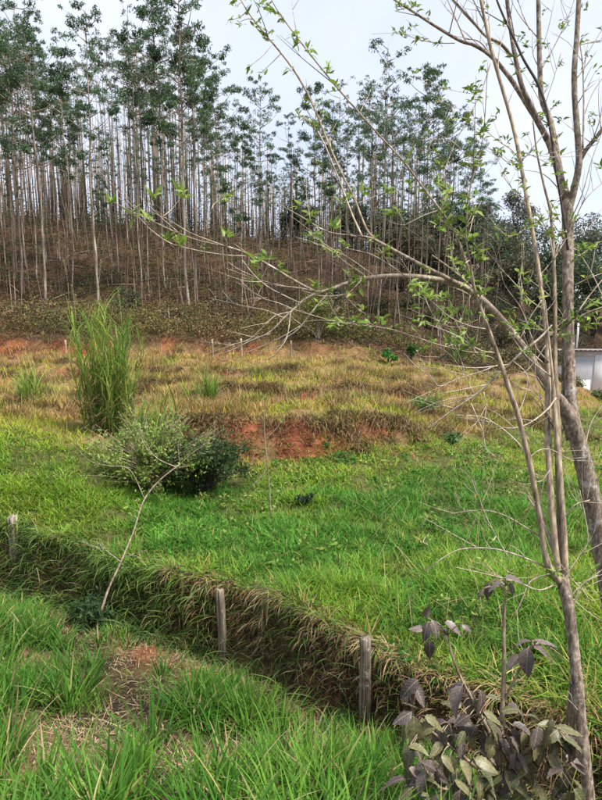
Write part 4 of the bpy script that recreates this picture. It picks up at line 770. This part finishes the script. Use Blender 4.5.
# branches of the arching limb
T1.part('branch', [(470, 290, 4.9, 5.5), (445, 277, 4.8, 5), (419, 264, 4.7, 4.6), (395, 251, 4.7, 4.2), (372, 239, 4.7, 3.8), (355, 236, 4.7, 2.8), (328, 232, 4.7, 2.2), (300, 216, 4.7, 1.6), (280, 205, 4.7, 1.2)], M_limb, 7, 5, .05)
T1.part('branch', [(376, 241, 4.7, 3), (366, 228, 4.75, 2.8), (354, 198, 4.8, 2.7), (340, 170, 4.85, 2.6), (325, 135, 4.9, 2.6), (313, 105, 4.95, 2.6), (300, 80, 5, 2.5), (285, 58, 5, 2.2), (265, 34, 5, 1.9), (250, 15, 5, 1.6), (236, -8, 5, 1.2)], M_stem, 7, 5)
T1.part('branch', [(362, 236, 4.7, 2.4), (352, 214, 4.75, 2.2), (343, 190, 4.8, 2), (333, 165, 4.8, 1.8), (318, 132, 4.8, 1.6), (297, 112, 4.8, 1.2)], M_twig, 6, 5)
T1.part('branch', [(334, 288, 4.8, 3.6), (318, 292, 4.8, 3.4), (295, 281, 4.75, 3.1), (272, 267, 4.7, 2.9), (250, 255, 4.65, 2.7), (228, 247, 4.6, 2.2), (200, 241, 4.55, 1.9), (175, 232, 4.5, 1.7), (150, 220, 4.5, 1.5), (130, 211, 4.5, 1.3), (112, 201, 4.5, 1)], M_limb, 7, 5, 0, 'long branch reaching far left with leaf tufts')
T1.part('branch', [(247, 256, 4.65, 1.7), (225, 255, 4.6, 1.6), (195, 250, 4.55, 1.5), (170, 243, 4.5, 1.3), (150, 229, 4.5, 1.2), (138, 216, 4.5, .9)], M_twig, 6, 5)
droop = [[(334, 288, 4.8, 3.4), (318, 293, 4.75, 3.2), (305, 299, 4.7, 2.9), (295, 308, 4.65, 2.5), (284, 318, 4.6, 2.1), (270, 332, 4.6, 1.7), (250, 341, 4.6, 1.4), (232, 350, 4.6, 1.1), (215, 355, 4.6, .8)],
         [(332, 290, 4.8, 3), (322, 300, 4.75, 2.6), (312, 312, 4.7, 2.2), (302, 325, 4.7, 2), (295, 332, 4.7, 1.7), (284, 340, 4.7, 1.4), (278, 352, 4.7, 1.1), (268, 360, 4.7, .8)],
         [(300, 303, 4.65, 2), (285, 296, 4.6, 1.8), (268, 287, 4.55, 1.7), (255, 276, 4.5, 1.5), (242, 260, 4.5, 1.2)]]
for d in droop: T1.part('branch', d, M_twig, 6, 5)
for f in ([(290, 312, 4.65, 1.6), (275, 316, 4.6, 1.4), (262, 328, 4.6, 1.2), (248, 340, 4.6, 1), (225, 346, 4.6, .7)], [(293, 309, 4.6, 1.4), (275, 302, 4.6, 1.2), (255, 298, 4.6, 1), (240, 302, 4.6, .7)],
          [(284, 318, 4.6, 1.3), (265, 310, 4.6, 1.1), (252, 308, 4.6, .7)], [(255, 277, 4.5, 1.1), (240, 270, 4.5, .9), (228, 262, 4.5, .6)], [(262, 282, 4.5, 1.2), (245, 281, 4.5, 1), (226, 275, 4.5, .8)],
          [(300, 326, 4.7, 1.2), (285, 335, 4.7, 1), (265, 345, 4.7, .8), (245, 353, 4.7, .6)], [(270, 334, 4.6, 1), (255, 337, 4.6, .9), (233, 332, 4.6, .6)], [(318, 292, 4.8, 1.8), (300, 288, 4.7, 1.4), (280, 286, 4.7, 1.2), (262, 283, 4.7, .8)],
          [(366, 277, 4.8, 1.8), (360, 272, 4.8, 1.6), (345, 262, 4.8, 1.4), (330, 250, 4.8, 1.2), (310, 242, 4.8, .9)], [(374, 276, 4.8, 1.8), (355, 262, 4.75, 1.5), (338, 252, 4.7, 1.2), (315, 243, 4.7, 1), (296, 237, 4.7, .7)],
          [(365, 276, 4.75, 1.8), (358, 284, 4.7, 1.6), (350, 292, 4.7, 1.3), (340, 296, 4.7, 1)], [(405, 276, 4.75, 1.7), (390, 265, 4.7, 1.5), (370, 254, 4.7, 1.3), (345, 248, 4.7, 1)],
          [(430, 278, 4.8, 1.8), (425, 296, 4.7, 1.6), (436, 320, 4.7, 1.3), (446, 335, 4.7, 1)], [(480, 299, 4.9, 2.2), (470, 285, 4.8, 1.9), (450, 268, 4.75, 1.6), (432, 255, 4.7, 1.2)],
          [(491, 55, 5.8, 2), (480, 42, 5.8, 1.6), (465, 38, 5.8, 1.3)], [(466, 42, 5.8, 2), (460, 28, 5.8, 1.7), (453, 12, 5.8, 1.4), (446, -4, 5.8, 1)],
          [(455, 43, 5.8, 1.4), (440, 43, 5.8, 1.2), (420, 40, 5.8, 1), (405, 34, 5.8, .7)], [(425, 18, 5.8, 1.3), (410, 14, 5.8, 1), (395, 11, 5.8, .7)],
          [(583, 150, 5.5, 2.6), (584, 110, 5.5, 2.2), (583, 68, 5.5, 1.8), (580, 42, 5.5, 1.2)], [(583, 120, 5.5, 1.2), (592, 95, 5.5, 1), (604, 76, 5.5, .8)], [(581, 70, 5.5, 1), (590, 50, 5.5, .8), (602, 30, 5.5, .6)], [(580, 45, 5.5, 1.4), (592, 42, 5.5, 1.1), (606, 39, 5.5, .9)],
          [(570, 222, 5.6, 1.6), (582, 195, 5.5, 1.3), (592, 160, 5.5, 1.1), (603, 130, 5.5, .8)], [(572, 228, 5.6, 1.5), (585, 200, 5.5, 1.2), (606, 180, 5.5, .9)], [(541, 70, 6, 1.6), (555, 45, 6, 1.3), (568, 18, 6, 1), (576, -5, 6, .8)],
          [(530, 30, 5.9, 1.4), (523, 15, 5.9, 1.2), (517, -4, 5.9, .9)], [(540, 55, 6, 1), (548, 30, 6, .9), (555, 0, 6, .7)], [(545, 105, 5.9, 1.2), (555, 75, 5.9, 1), (562, 50, 5.9, .8)],
          [(576, 320, 5.3, 3.2), (588, 313, 5.1, 3), (604, 307, 5, 2.6), (620, 300, 5, 2)], [(572, 335, 5.3, 2.2), (560, 335, 5.2, 2.4), (548, 335, 5.2, 2)], [(575, 285, 5.5, 1.6), (590, 278, 5.4, 1.4), (606, 272, 5.4, 1)], [(578, 312, 5.3, 2.2), (590, 295, 5.3, 1.8), (604, 278, 5.3, 1.4)]):
    T1.fine(f, dark=R(0, 1) < .15)
T1.twiglets(140, (.12, .5), .3, .004); T1.twiglets(24, (.3, .8), .3, .012)
for px, py in ((112, 203), (134, 214), (148, 219), (154, 197), (182, 195), (224, 199), (168, 238), (180, 243), (202, 247), (226, 238), (255, 262), (265, 257), (280, 268), (258, 280), (318, 287), (236, 3), (247, 12), (266, 38), (255, 24), (240, 22), (232, 20), (290, 70), (250, 66), (262, 72),
               (340, 190), (362, 191), (388, 190), (300, 205), (310, 216), (312, 236), (333, 226), (395, 212), (325, 250), (385, 250), (345, 245), (520, 274), (530, 280), (545, 281), (560, 320), (570, 312), (575, 318), (566, 325), (555, 330), (561, 336), (583, 326), (590, 302), (597, 300), (587, 318), (596, 322), (585, 250), (592, 245), (578, 256),
               (522, 35), (528, 45), (520, 72), (535, 82), (543, 115), (555, 106), (560, 120), (538, 122), (515, 55), (548, 125), (555, 140), (560, 155), (415, 6), (428, 16), (405, 33), (420, 39), (440, 42)):
    T1.tuft(px, py, random.randint(6, 11), 1.0 if py > 150 else .8)
def strew(T, n, x0, x1, y0, y1, size):
    AP_ = np.concatenate([p for p, r in T.paths if r.max() < .02]); d_ = AP_-np.array((0, 0, CZ)); b = d_[:, 1]*math.cos(PITCH)-d_[:, 2]*math.sin(PITCH); dn = -d_[:, 1]*math.sin(PITCH)-d_[:, 2]*math.cos(PITCH)
    qx = 301+F*d_[:, 0]/b; qy = 400+F*dn/b; ok = np.nonzero((qx > x0) & (qx < x1) & (qy > y0) & (qy < y1))[0]
    for i in rng.choice(ok, min(n, len(ok)), replace=False): T.tuft(qx[i]+R(-4, 4), qy[i]+R(-8, 3), random.randint(3, 7), size)
strew(T1, 55, 290, 602, 160, 345, .9); strew(T1, 22, 240, 420, 0, 150, .7); strew(T1, 26, 490, 602, 0, 200, .7)
T1.finish()
# --- slender tree with a bundle of stems
bx, by, _ = P(588, 800, 4.4); T2 = Tree('slender_tree', (bx, by, gz(bx, by)), 'slender lichen-spotted tree splitting into a bundle of tan stems beside the fence')
T2.part('trunk', [(594, 860, 4.38, 14.37), (589, 800, 4.4, 13.22), (583, 740, 4.42, 12.65), (577, 680, 4.45, 12.65), (573, 640, 4.5, 12.07), (569, 610, 4.5, 12.65), (565, 590, 4.52, 13.80), (561, 575, 4.55, 14.95)], M_bark, 10, 7, .1)
T2.part('stem', [(563, 590, 4.55, 8.70), (557, 560, 4.6, 7.97), (552, 510, 4.62, 7.97), (549, 460, 4.65, 7.68), (548, 420, 4.7, 7.25), (548, 385, 4.7, 7.25), (547, 340, 4.75, 5.29), (543, 302, 4.8, 5.06), (537, 258, 4.85, 4.94), (529, 211, 4.9, 4.83), (520, 159, 4.95, 4.37), (512, 122, 5, 4.14), (500, 80, 5, 4.14), (491, 48, 5, 4.14), (485, 20, 5, 3.79), (478, -15, 5, 3.45)], M_stem, 8, 5, .05)
T2.part('stem', [(565, 588, 4.58, 8.70), (562, 550, 4.62, 8.70), (560, 500, 4.66, 8.70), (558, 440, 4.7, 8.12), (556, 395, 4.75, 7.25), (555, 350, 4.8, 5.29), (555, 310, 4.8, 4.83), (554, 264, 4.85, 4.14), (551, 215, 4.9, 3.45), (544, 185, 4.9, 2.76), (537, 152, 4.9, 2.30), (533, 120, 4.9, 1.61)], M_stem, 8, 5, .05)
T2.part('stem', [(566, 586, 4.56, 7.25), (565, 550, 4.58, 7.25), (562, 500, 4.6, 6.67), (558, 450, 4.62, 6.38), (555, 410, 4.64, 5.80), (552, 370, 4.66, 3.45), (548, 330, 4.7, 2.30), (545, 300, 4.7, 1.61)], M_stem, 8, 5, .08)
T2.part('stem', [(560, 582, 4.5, 7.97), (553, 572, 4.48, 7.25), (546, 560, 4.45, 6.96), (541, 526, 4.42, 6.67), (535, 490, 4.4, 6.52), (528, 455, 4.4, 6.52), (518, 415, 4.4, 6.38), (508, 385, 4.4, 6.09), (497, 352, 4.4, 4.60), (486, 322, 4.4, 4.37), (478, 300, 4.4, 4.14), (468, 268, 4.4, 3.68), (458, 240, 4.4, 3.22), (446, 218, 4.4, 2.88), (425, 190, 4.4, 2.53), (404, 162, 4.4, 2.42), (380, 136, 4.4, 2.30), (355, 108, 4.4, 2.18), (335, 85, 4.4, 2.07), (310, 54, 4.4, 1.84), (290, 28, 4.4, 1.61), (276, 8, 4.4, 1.26), (268, -8, 4.4, 1.03)], M_stem, 8, 5, .04, 'long thin stem sweeping up to the left')
T2.part('stem', [(560, 575, 4.6, 5.22), (553, 548, 4.62, 4.64), (545, 527, 4.64, 4.06), (536, 510, 4.66, 2.90), (528, 497, 4.66, 1.74)], M_twig, 7, 5)
T2.part('branch', [(478, 302, 4.4, 2.8), (474, 285, 4.38, 2.6), (470, 260, 4.35, 2.4), (466, 232, 4.35, 2), (470, 190, 4.35, 1.7), (478, 160, 4.35, 1.5), (484, 130, 4.35, 1.3), (488, 62, 4.35, .9)], M_stem, 6, 5)
T2.part('branch', [(552, 325, 4.5, 1.6), (540, 338, 4.5, 3), (525, 350, 4.48, 3), (505, 368, 4.46, 2.8), (490, 382, 4.45, 2.6), (475, 395, 4.45, 2.4), (450, 412, 4.45, 2), (426, 430, 4.45, 1.2)], M_twig, 6, 5, 0, 'broken pale dead branch')
T2.part('branch', [(563, 579, 4.5, 2.6), (545, 567, 4.48, 2.4), (525, 558, 4.46, 2.2), (500, 550, 4.45, 2), (478, 548, 4.44, 1.8), (458, 550, 4.42, 1.6), (440, 560, 4.4, 1.3), (425, 572, 4.4, .9)], M_twig, 6, 5)
T2.part('branch', [(541, 537, 4.45, 2.2), (525, 527, 4.44, 2), (508, 517, 4.43, 1.8), (490, 511, 4.42, 1.6), (470, 511, 4.42, 1.3), (450, 514, 4.42, .9)], M_twig, 6, 5)
T2.part('branch', [(556, 398, 4.6, 2), (547, 410, 4.55, 2.2), (530, 423, 4.5, 1.9), (515, 428, 4.5, 1.6), (503, 428, 4.5, 1.2)], M_twig, 6, 5)
for f in ([(528, 457, 4.4, 2), (520, 445, 4.4, 1.8), (510, 435, 4.4, 1.6), (500, 427, 4.4, 1.4), (482, 417, 4.4, 1.1), (455, 415, 4.4, .8)], [(471, 403, 4.4, 1.6), (478, 420, 4.4, 1.5), (483, 432, 4.4, 1.5), (486, 448, 4.4, 1.3), (496, 457, 4.4, .8)], [(484, 392, 4.4, 1.2), (486, 410, 4.4, 1.2), (482, 426, 4.4, .9)],
          [(560, 582, 4.5, 1.8), (540, 590, 4.48, 1.6), (520, 583, 4.46, 1.4), (490, 575, 4.45, 1.2), (455, 567, 4.45, .8)], [(545, 575, 4.5, 1.6), (530, 582, 4.48, 1.5), (522, 600, 4.46, 1.2), (514, 617, 4.46, .9)], [(503, 366, 4.42, 1.2), (488, 356, 4.4, 1), (475, 362, 4.4, .8)],
          [(497, 353, 4.4, 1.7), (480, 350, 4.4, 1.5), (455, 335, 4.4, 1.3), (430, 325, 4.4, 1.1), (400, 315, 4.4, .8)], [(492, 352, 4.4, 1.5), (470, 352, 4.4, 1.3), (440, 345, 4.4, 1.1), (410, 335, 4.4, .9), (385, 328, 4.4, .8), (345, 323, 4.4, .7), (332, 320, 4.4, .6)], [(486, 329, 4.4, 1.6), (470, 326, 4.4, 1.4), (450, 317, 4.4, 1.2), (430, 300, 4.4, 1), (412, 288, 4.4, .7)],
          [(498, 365, 4.4, 1.4), (480, 372, 4.4, 1.3), (460, 378, 4.4, 1.2), (440, 386, 4.4, 1.1), (432, 378, 4.4, 1), (416, 366, 4.4, .9), (404, 353, 4.4, .6)], [(490, 357, 4.4, 1.2), (476, 352, 4.4, 1), (472, 340, 4.4, .8)], [(465, 374, 4.4, 1.2), (462, 362, 4.4, 1), (455, 345, 4.4, .8)],
          [(529, 458, 4.4, 1.6), (540, 450, 4.4, 1.4), (552, 450, 4.4, 1.2), (565, 457, 4.4, 1), (574, 461, 4.4, .6)], [(566, 575, 4.5, 1.8), (580, 555, 4.5, 1.5), (588, 541, 4.5, 1.3), (585, 515, 4.5, 1.2), (580, 490, 4.5, .7)], [(545, 310, 4.7, 1.4), (530, 300, 4.7, 1.2), (510, 278, 4.7, 1), (500, 268, 4.7, .6)],
          [(549, 362, 4.7, 1.4), (535, 345, 4.7, 1.2), (522, 310, 4.7, 1), (508, 290, 4.7, .7)], [(553, 270, 4.8, 1.8), (558, 246, 4.8, 1.8), (563, 240, 4.8, 1.4)], [(554, 260, 4.8, 1.9), (549, 235, 4.8, 1.7), (540, 218, 4.8, 1.4), (533, 212, 4.8, 1)], [(552, 222, 4.8, 1.6), (557, 217, 4.8, 1.4), (561, 223, 4.8, 1)],
          [(520, 160, 4.95, 1.4), (512, 150, 4.95, 1.3), (500, 142, 4.95, 1.1), (485, 130, 4.95, .9), (470, 118, 4.95, .6)], [(520, 160, 4.95, 1.4), (508, 162, 4.95, 1.2), (498, 154, 4.95, 1), (485, 145, 4.95, .7)], [(521, 161, 4.95, 1.3), (530, 155, 4.9, 1.1), (545, 162, 4.9, .9)], [(491, 62, 5, 1.4), (482, 90, 5, 1.2), (470, 115, 5, 1), (452, 150, 5, .8), (437, 195, 5, .6)],
          [(440, 210, 4.4, 1.4), (425, 215, 4.4, 1.2), (405, 225, 4.4, .9)], [(458, 240, 4.4, 1.2), (470, 218, 4.4, 1), (474, 200, 4.4, .8)], [(527, 205, 4.9, 1.3), (515, 192, 4.9, 1.1), (500, 172, 4.9, .7)], [(531, 222, 4.9, 1.4), (520, 233, 4.9, 1.2), (508, 236, 4.9, 1), (498, 228, 4.9, .7)],
          [(566, 588, 4.5, 2), (574, 600, 4.5, 1.8), (582, 585, 4.5, 1.5), (598, 575, 4.5, 1)], [(572, 595, 4.5, 1.4), (580, 588, 4.5, 1.2), (590, 600, 4.5, .8)], [(550, 470, 4.6, 1.3), (540, 482, 4.6, 1.1), (530, 475, 4.6, .8)], [(562, 520, 4.55, 1.8), (575, 505, 4.5, 1.5), (590, 500, 4.5, 1)],
          [(510, 560, 4.4, 1), (488, 520, 4.4, .9), (472, 480, 4.4, .6)], [(542, 300, 4.7, 1.2), (530, 318, 4.7, 1), (520, 340, 4.7, .8)], [(546, 345, 4.7, 1.2), (536, 360, 4.7, 1), (520, 380, 4.7, .8), (512, 398, 4.7, .5)], [(552, 420, 4.6, 1.6), (540, 400, 4.55, 1.4), (528, 390, 4.5, 1.2), (512, 386, 4.5, .8)]):
    T2.fine(f, dark=False)
T2.twiglets(190, (.12, .5), .25, .003); T2.twiglets(22, (.3, .7), .35, .008)
for px, py in ((267, 3), (273, 12), (281, 19), (293, 35), (297, 44), (308, 50), (328, 71), (338, 87), (405, 160), (410, 185), (425, 186), (437, 181), (445, 206), (455, 216), (448, 190), (460, 235), (470, 236), (475, 250), (480, 262), (465, 266), (470, 278), (485, 275), (412, 285), (420, 291), (428, 299), (443, 308), (455, 311), (460, 345), (465, 351), (450, 342),
               (340, 320), (336, 324), (355, 321), (365, 323), (380, 322), (395, 329), (482, 67), (475, 88), (445, 88), (440, 100), (450, 118), (470, 120), (485, 125), (480, 135), (415, 76), (470, 165), (476, 155), (555, 572), (548, 574), (473, 213), (468, 200), (440, 165), (432, 150)):
    T2.tuft(px, py, random.randint(6, 11), 1.0 if py > 150 else .8)
strew(T2, 60, 380, 602, 170, 360, .9); strew(T2, 26, 260, 540, 0, 170, .7); strew(T2, 10, 420, 600, 520, 600, .7)
T2.finish()
# --- leaning sapling by the elephant grass and the thin paddock sapling
bx, by, _ = P(104, 600, 8.45); T3 = Tree('bare_sapling', (bx, by, gz(bx, by)), 'leaning pale bare sapling with forked branches growing from the bank at the left')
T3.part('trunk', [(101, 612, 8.4, 3.10), (108, 590, 8.5, 2.82), (119, 566, 8.6, 2.53), (128, 545, 8.7, 2.26), (134, 530, 8.8, 1.97), (144, 500, 9, 1.83), (160, 480, 9.1, 1.70), (180, 464, 9.2, 1.42)], M_stem, 7, 5)
T3.part('branch', [(178, 466, 9.2, 1.14), (190, 455, 9.2, 0.94), (205, 444, 9.2, 0.73), (222, 430, 9.2, 0.47)], M_stem, 6); T3.part('branch', [(176, 467, 9.2, 1.04), (160, 460, 9.2, 0.94), (148, 450, 9.2, 0.83), (142, 440, 9.2, 0.62), (140, 428, 9.2, 0.42)], M_stem, 6); T3.part('branch', [(145, 500, 9, 0.94), (130, 470, 9, 0.83), (110, 466, 9, 0.73), (92, 462, 9, 0.52), (80, 452, 9, 0.36)], M_stem, 6)
for f in ([(121, 562, 8.6, 1.04), (108, 552, 8.6, 0.83), (100, 545, 8.6, 0.52)], [(124, 556, 8.65, 0.83), (136, 556, 8.6, 0.62), (144, 562, 8.6, 0.42)], [(180, 464, 9.2, 0.62), (178, 445, 9.2, 0.52), (182, 432, 9.2, 0.31)]): T3.fine(f)
T3.twiglets(16, (.12, .4), .3)
for px, py in ((85, 450), (92, 447), (140, 426), (120, 462), (152, 445), (160, 452), (100, 460), (136, 500), (130, 515), (128, 506)): T3.tuft(px, py, 5, 1.0)
T3.finish()
x_ = at_px(270, 10.4, 505); T4 = Tree('thin_sapling', (x_, 10.4, gz(x_, 10.4)), 'thin upright sapling with sparse leaves standing in the middle of the paddock')
b4 = 10.5
T4.part('trunk', [(271, 518, b4, 2), (270, 500, b4, 1.8), (268, 470, b4, 1.6), (265, 440, b4, 1.3), (264, 415, b4, 1), (263, 398, b4, .7)], M_stem, 6, 5); T4.fine([(268, 468, b4, 1), (258, 480, b4, .9), (250, 488, b4, .6)]); T4.fine([(265, 440, b4, .9), (275, 430, b4, .8), (282, 420, b4, .5)])
for px, py in ((263, 398), (257, 430), (281, 420), (262, 412), (272, 505), (266, 500), (276, 490)): T4.tuft(px, py, 6, 1.0)
T4.finish()

# --- purple-leaved shrub
bx, by, _ = P(497, 812, 3.95); zb_ = gz(bx, by); S0 = np.array((bx, by, zb_)); sh = empty('purple_leaved_shrub', S0); tag(sh, 'shrub with large dusty purple and olive leaves at the bottom right', 'shrub')
PL = [leaf_mesh('leaf', .17, .09, M_purple, 11, .35, .4, .07), leaf_mesh('leaf', .15, .085, M_purple, 11, .15, .7, .09), leaf_mesh('leaf', .16, .075, M_purple, 11, .6, .25, .06), leaf_mesh('leaf', .13, .075, M_purple, 11, -.25, .5, .08)]
OL = [leaf_mesh('leaf', .16, .088, M_olive, 11, .3, .4, .08), leaf_mesh('leaf', .145, .08, M_olive, 11, -.2, .55, .09), leaf_mesh('leaf', .13, .065, M_olive, 11, .55, .2, .06)]
spaths = []
def sstem(pts):
    a = Acc(); p, r = limb(a, pts, 7, 5, .05); link('stem', a.mesh('stem', M_stem, S0), sh); spaths.append(p)
sstem([(497, 840, 3.95, 7), (499, 790, 3.95, 6.4), (500, 740, 3.95, 6), (503, 700, 3.97, 5.4), (504, 660, 4.0, 4.8), (504, 625, 4.0, 4), (505, 600, 4.0, 3), (506, 586, 4.0, 2)])
sstem([(499, 770, 3.95, 5), (490, 735, 3.9, 4.5), (478, 710, 3.88, 4), (462, 680, 3.86, 3.4), (452, 655, 3.85, 3), (448, 635, 3.85, 2.2)])
sstem([(498, 785, 3.93, 4.5), (480, 770, 3.85, 4), (455, 750, 3.8, 3.6), (430, 730, 3.78, 3), (412, 716, 3.75, 2.2)])
sstem([(499, 780, 3.95, 4.5), (515, 760, 3.9, 4), (535, 745, 3.85, 3.4), (555, 730, 3.8, 2.6)])
sstem([(502, 705, 3.97, 3.4), (512, 685, 3.95, 3), (525, 660, 3.92, 2.6), (535, 645, 3.9, 2)])
sstem([(498, 790, 3.93, 4), (475, 790, 3.8, 3.6), (450, 790, 3.72, 3), (432, 785, 3.7, 2.2)])
petiole = Acc(); AP = np.concatenate(spaths)
def pleaf(px, py, ang, size, purple, depth=None, roll=None):
    """leaf base at a photo point, pointing at ang degrees in the picture (0 = right, 90 = down)"""
    d_ = AP-np.array((0, 0, CZ)); b = d_[:, 1]*math.cos(PITCH)-d_[:, 2]*math.sin(PITCH); dn = -d_[:, 1]*math.sin(PITCH)-d_[:, 2]*math.cos(PITCH); qx = 301+F*d_[:, 0]/b; qy = 400+F*dn/b
    i = int(np.argmin((qx-px)**2+(qy-py)**2)); c = P(px, py, b[i]+(R(-.12, .06) if depth is None else depth)); base = AP[i]
    m = (c+base)/2+np.array((0, 0, .02)); tube(petiole, smooth_path((base, m, c), 3), np.linspace(.0045, .003, 7), 5)
    a = math.radians(ang); d = np.array((math.cos(a), -.35*math.sin(a)-R(.0, .45), -math.sin(a)*.9)); me = random.choice(PL if purple else OL)
    fr_ = frame(d, R(-.45, .45) if roll is None else roll)
    o = link('leaf', me, sh); o.matrix_local = Matrix.Translation(Vector(c-S0))@fr_@Matrix.Scale(size*.9, 4)
for q in ((428, 622, 120, 1.0, 1), (432, 620, 60, .9, 1), (440, 628, 50, 1.1, 1), (445, 622, 20, .8, 1), (430, 640, 100, .9, 1), (425, 628, 200, .8, 1), (462, 625, 15, .6, 1), (428, 618, 260, .7, 1),
          (535, 640, -10, 1.15, 1), (530, 645, 20, 1.2, 1), (528, 648, 100, 1.2, 1), (532, 642, 190, .7, 1), (526, 650, 60, 1, 1), (545, 645, 5, .8, 1), (520, 655, 140, .9, 1),
          (492, 580, 10, 1, 1), (500, 580, 170, .9, 1), (505, 578, 0, .9, 1), (510, 583, 60, .8, 1), (490, 582, 110, .8, 1), (484, 588, 150, .7, 1),
          (418, 680, 150, 1.1, 1), (414, 684, 60, 1.0, 1), (410, 682, 110, .9, 1), (462, 686, 130, 1.2, 1), (470, 690, 100, 1.2, 1), (466, 684, 190, .9, 1), (480, 690, 75, 1.1, 1),
          (412, 712, 175, 1.1, 1), (410, 716, 120, 1.1, 0), (414, 716, 95, 1.3, 0), (420, 718, 60, 1.1, 0), (425, 716, 10, 1, 0), (418, 708, 230, .8, 0), (440, 728, 100, 1.3, 1), (446, 725, 50, 1.1, 0), (436, 722, 150, 1, 0), (452, 735, 20, .9, 1),
          (470, 715, 170, 1, 1), (468, 720, 110, 1.1, 1), (478, 718, 50, 1.1, 0), (484, 712, 10, 1, 0), (462, 705, 200, .9, 0), (492, 722, 30, 1.1, 1), (488, 730, 100, 1.2, 1), (495, 740, 140, 1.1, 1), (505, 735, 60, 1.2, 1), (512, 725, 20, 1.2, 1), (502, 712, -30, .9, 0), (508, 705, 30, 1, 1), (498, 700, 200, .8, 0),
          (432, 760, 120, 1.2, 1), (438, 762, 70, 1.2, 1), (428, 764, 160, .9, 1), (450, 755, 90, 1.2, 0), (460, 760, 60, 1.2, 0), (470, 765, 110, 1.1, 0), (480, 770, 40, 1.1, 0), (490, 775, 130, 1.1, 0), (505, 770, 70, 1.2, 0), (515, 765, 20, 1.2, 0), (525, 760, 80, 1.1, 0), (530, 750, 10, 1.1, 0),
          (555, 728, -20, 1.2, 0), (552, 734, 30, 1.2, 0), (548, 738, 80, 1.1, 0), (558, 730, 170, 1.1, 0), (560, 736, 10, 1, 0), (545, 745, 120, 1, 0), (540, 740, 200, .9, 0), (535, 755, 150, 1, 0), (548, 752, 40, 1.2, 0), (520, 780, 100, 1.2, 0), (535, 785, 60, 1.2, 0), (500, 790, 150, 1.1, 0), (485, 795, 60, 1.2, 0), (460, 790, 100, 1.2, 1), (445, 795, 140, 1.1, 1), (455, 780, 10, 1, 0), (470, 800, 30, 1.1, 0), (550, 790, 20, 1.1, 0), (515, 800, 40, 1.1, 0)):
    pleaf(*q)
for _ in range(115):
    px = R(402, 575); py = R(715, 800) if px > 440 else R(745, 800); pleaf(px, py, R(-20, 200), R(.6, 1.1), 1 if R(0, 1) < .38 else 0)
tag(link('petioles', petiole.mesh('petioles', M_stem, S0), sh), kind='stuff')
print('objects', len(bpy.data.objects), 'tris', sum(len(m.loops)-2*len(m.polygons) for m in bpy.data.meshes))
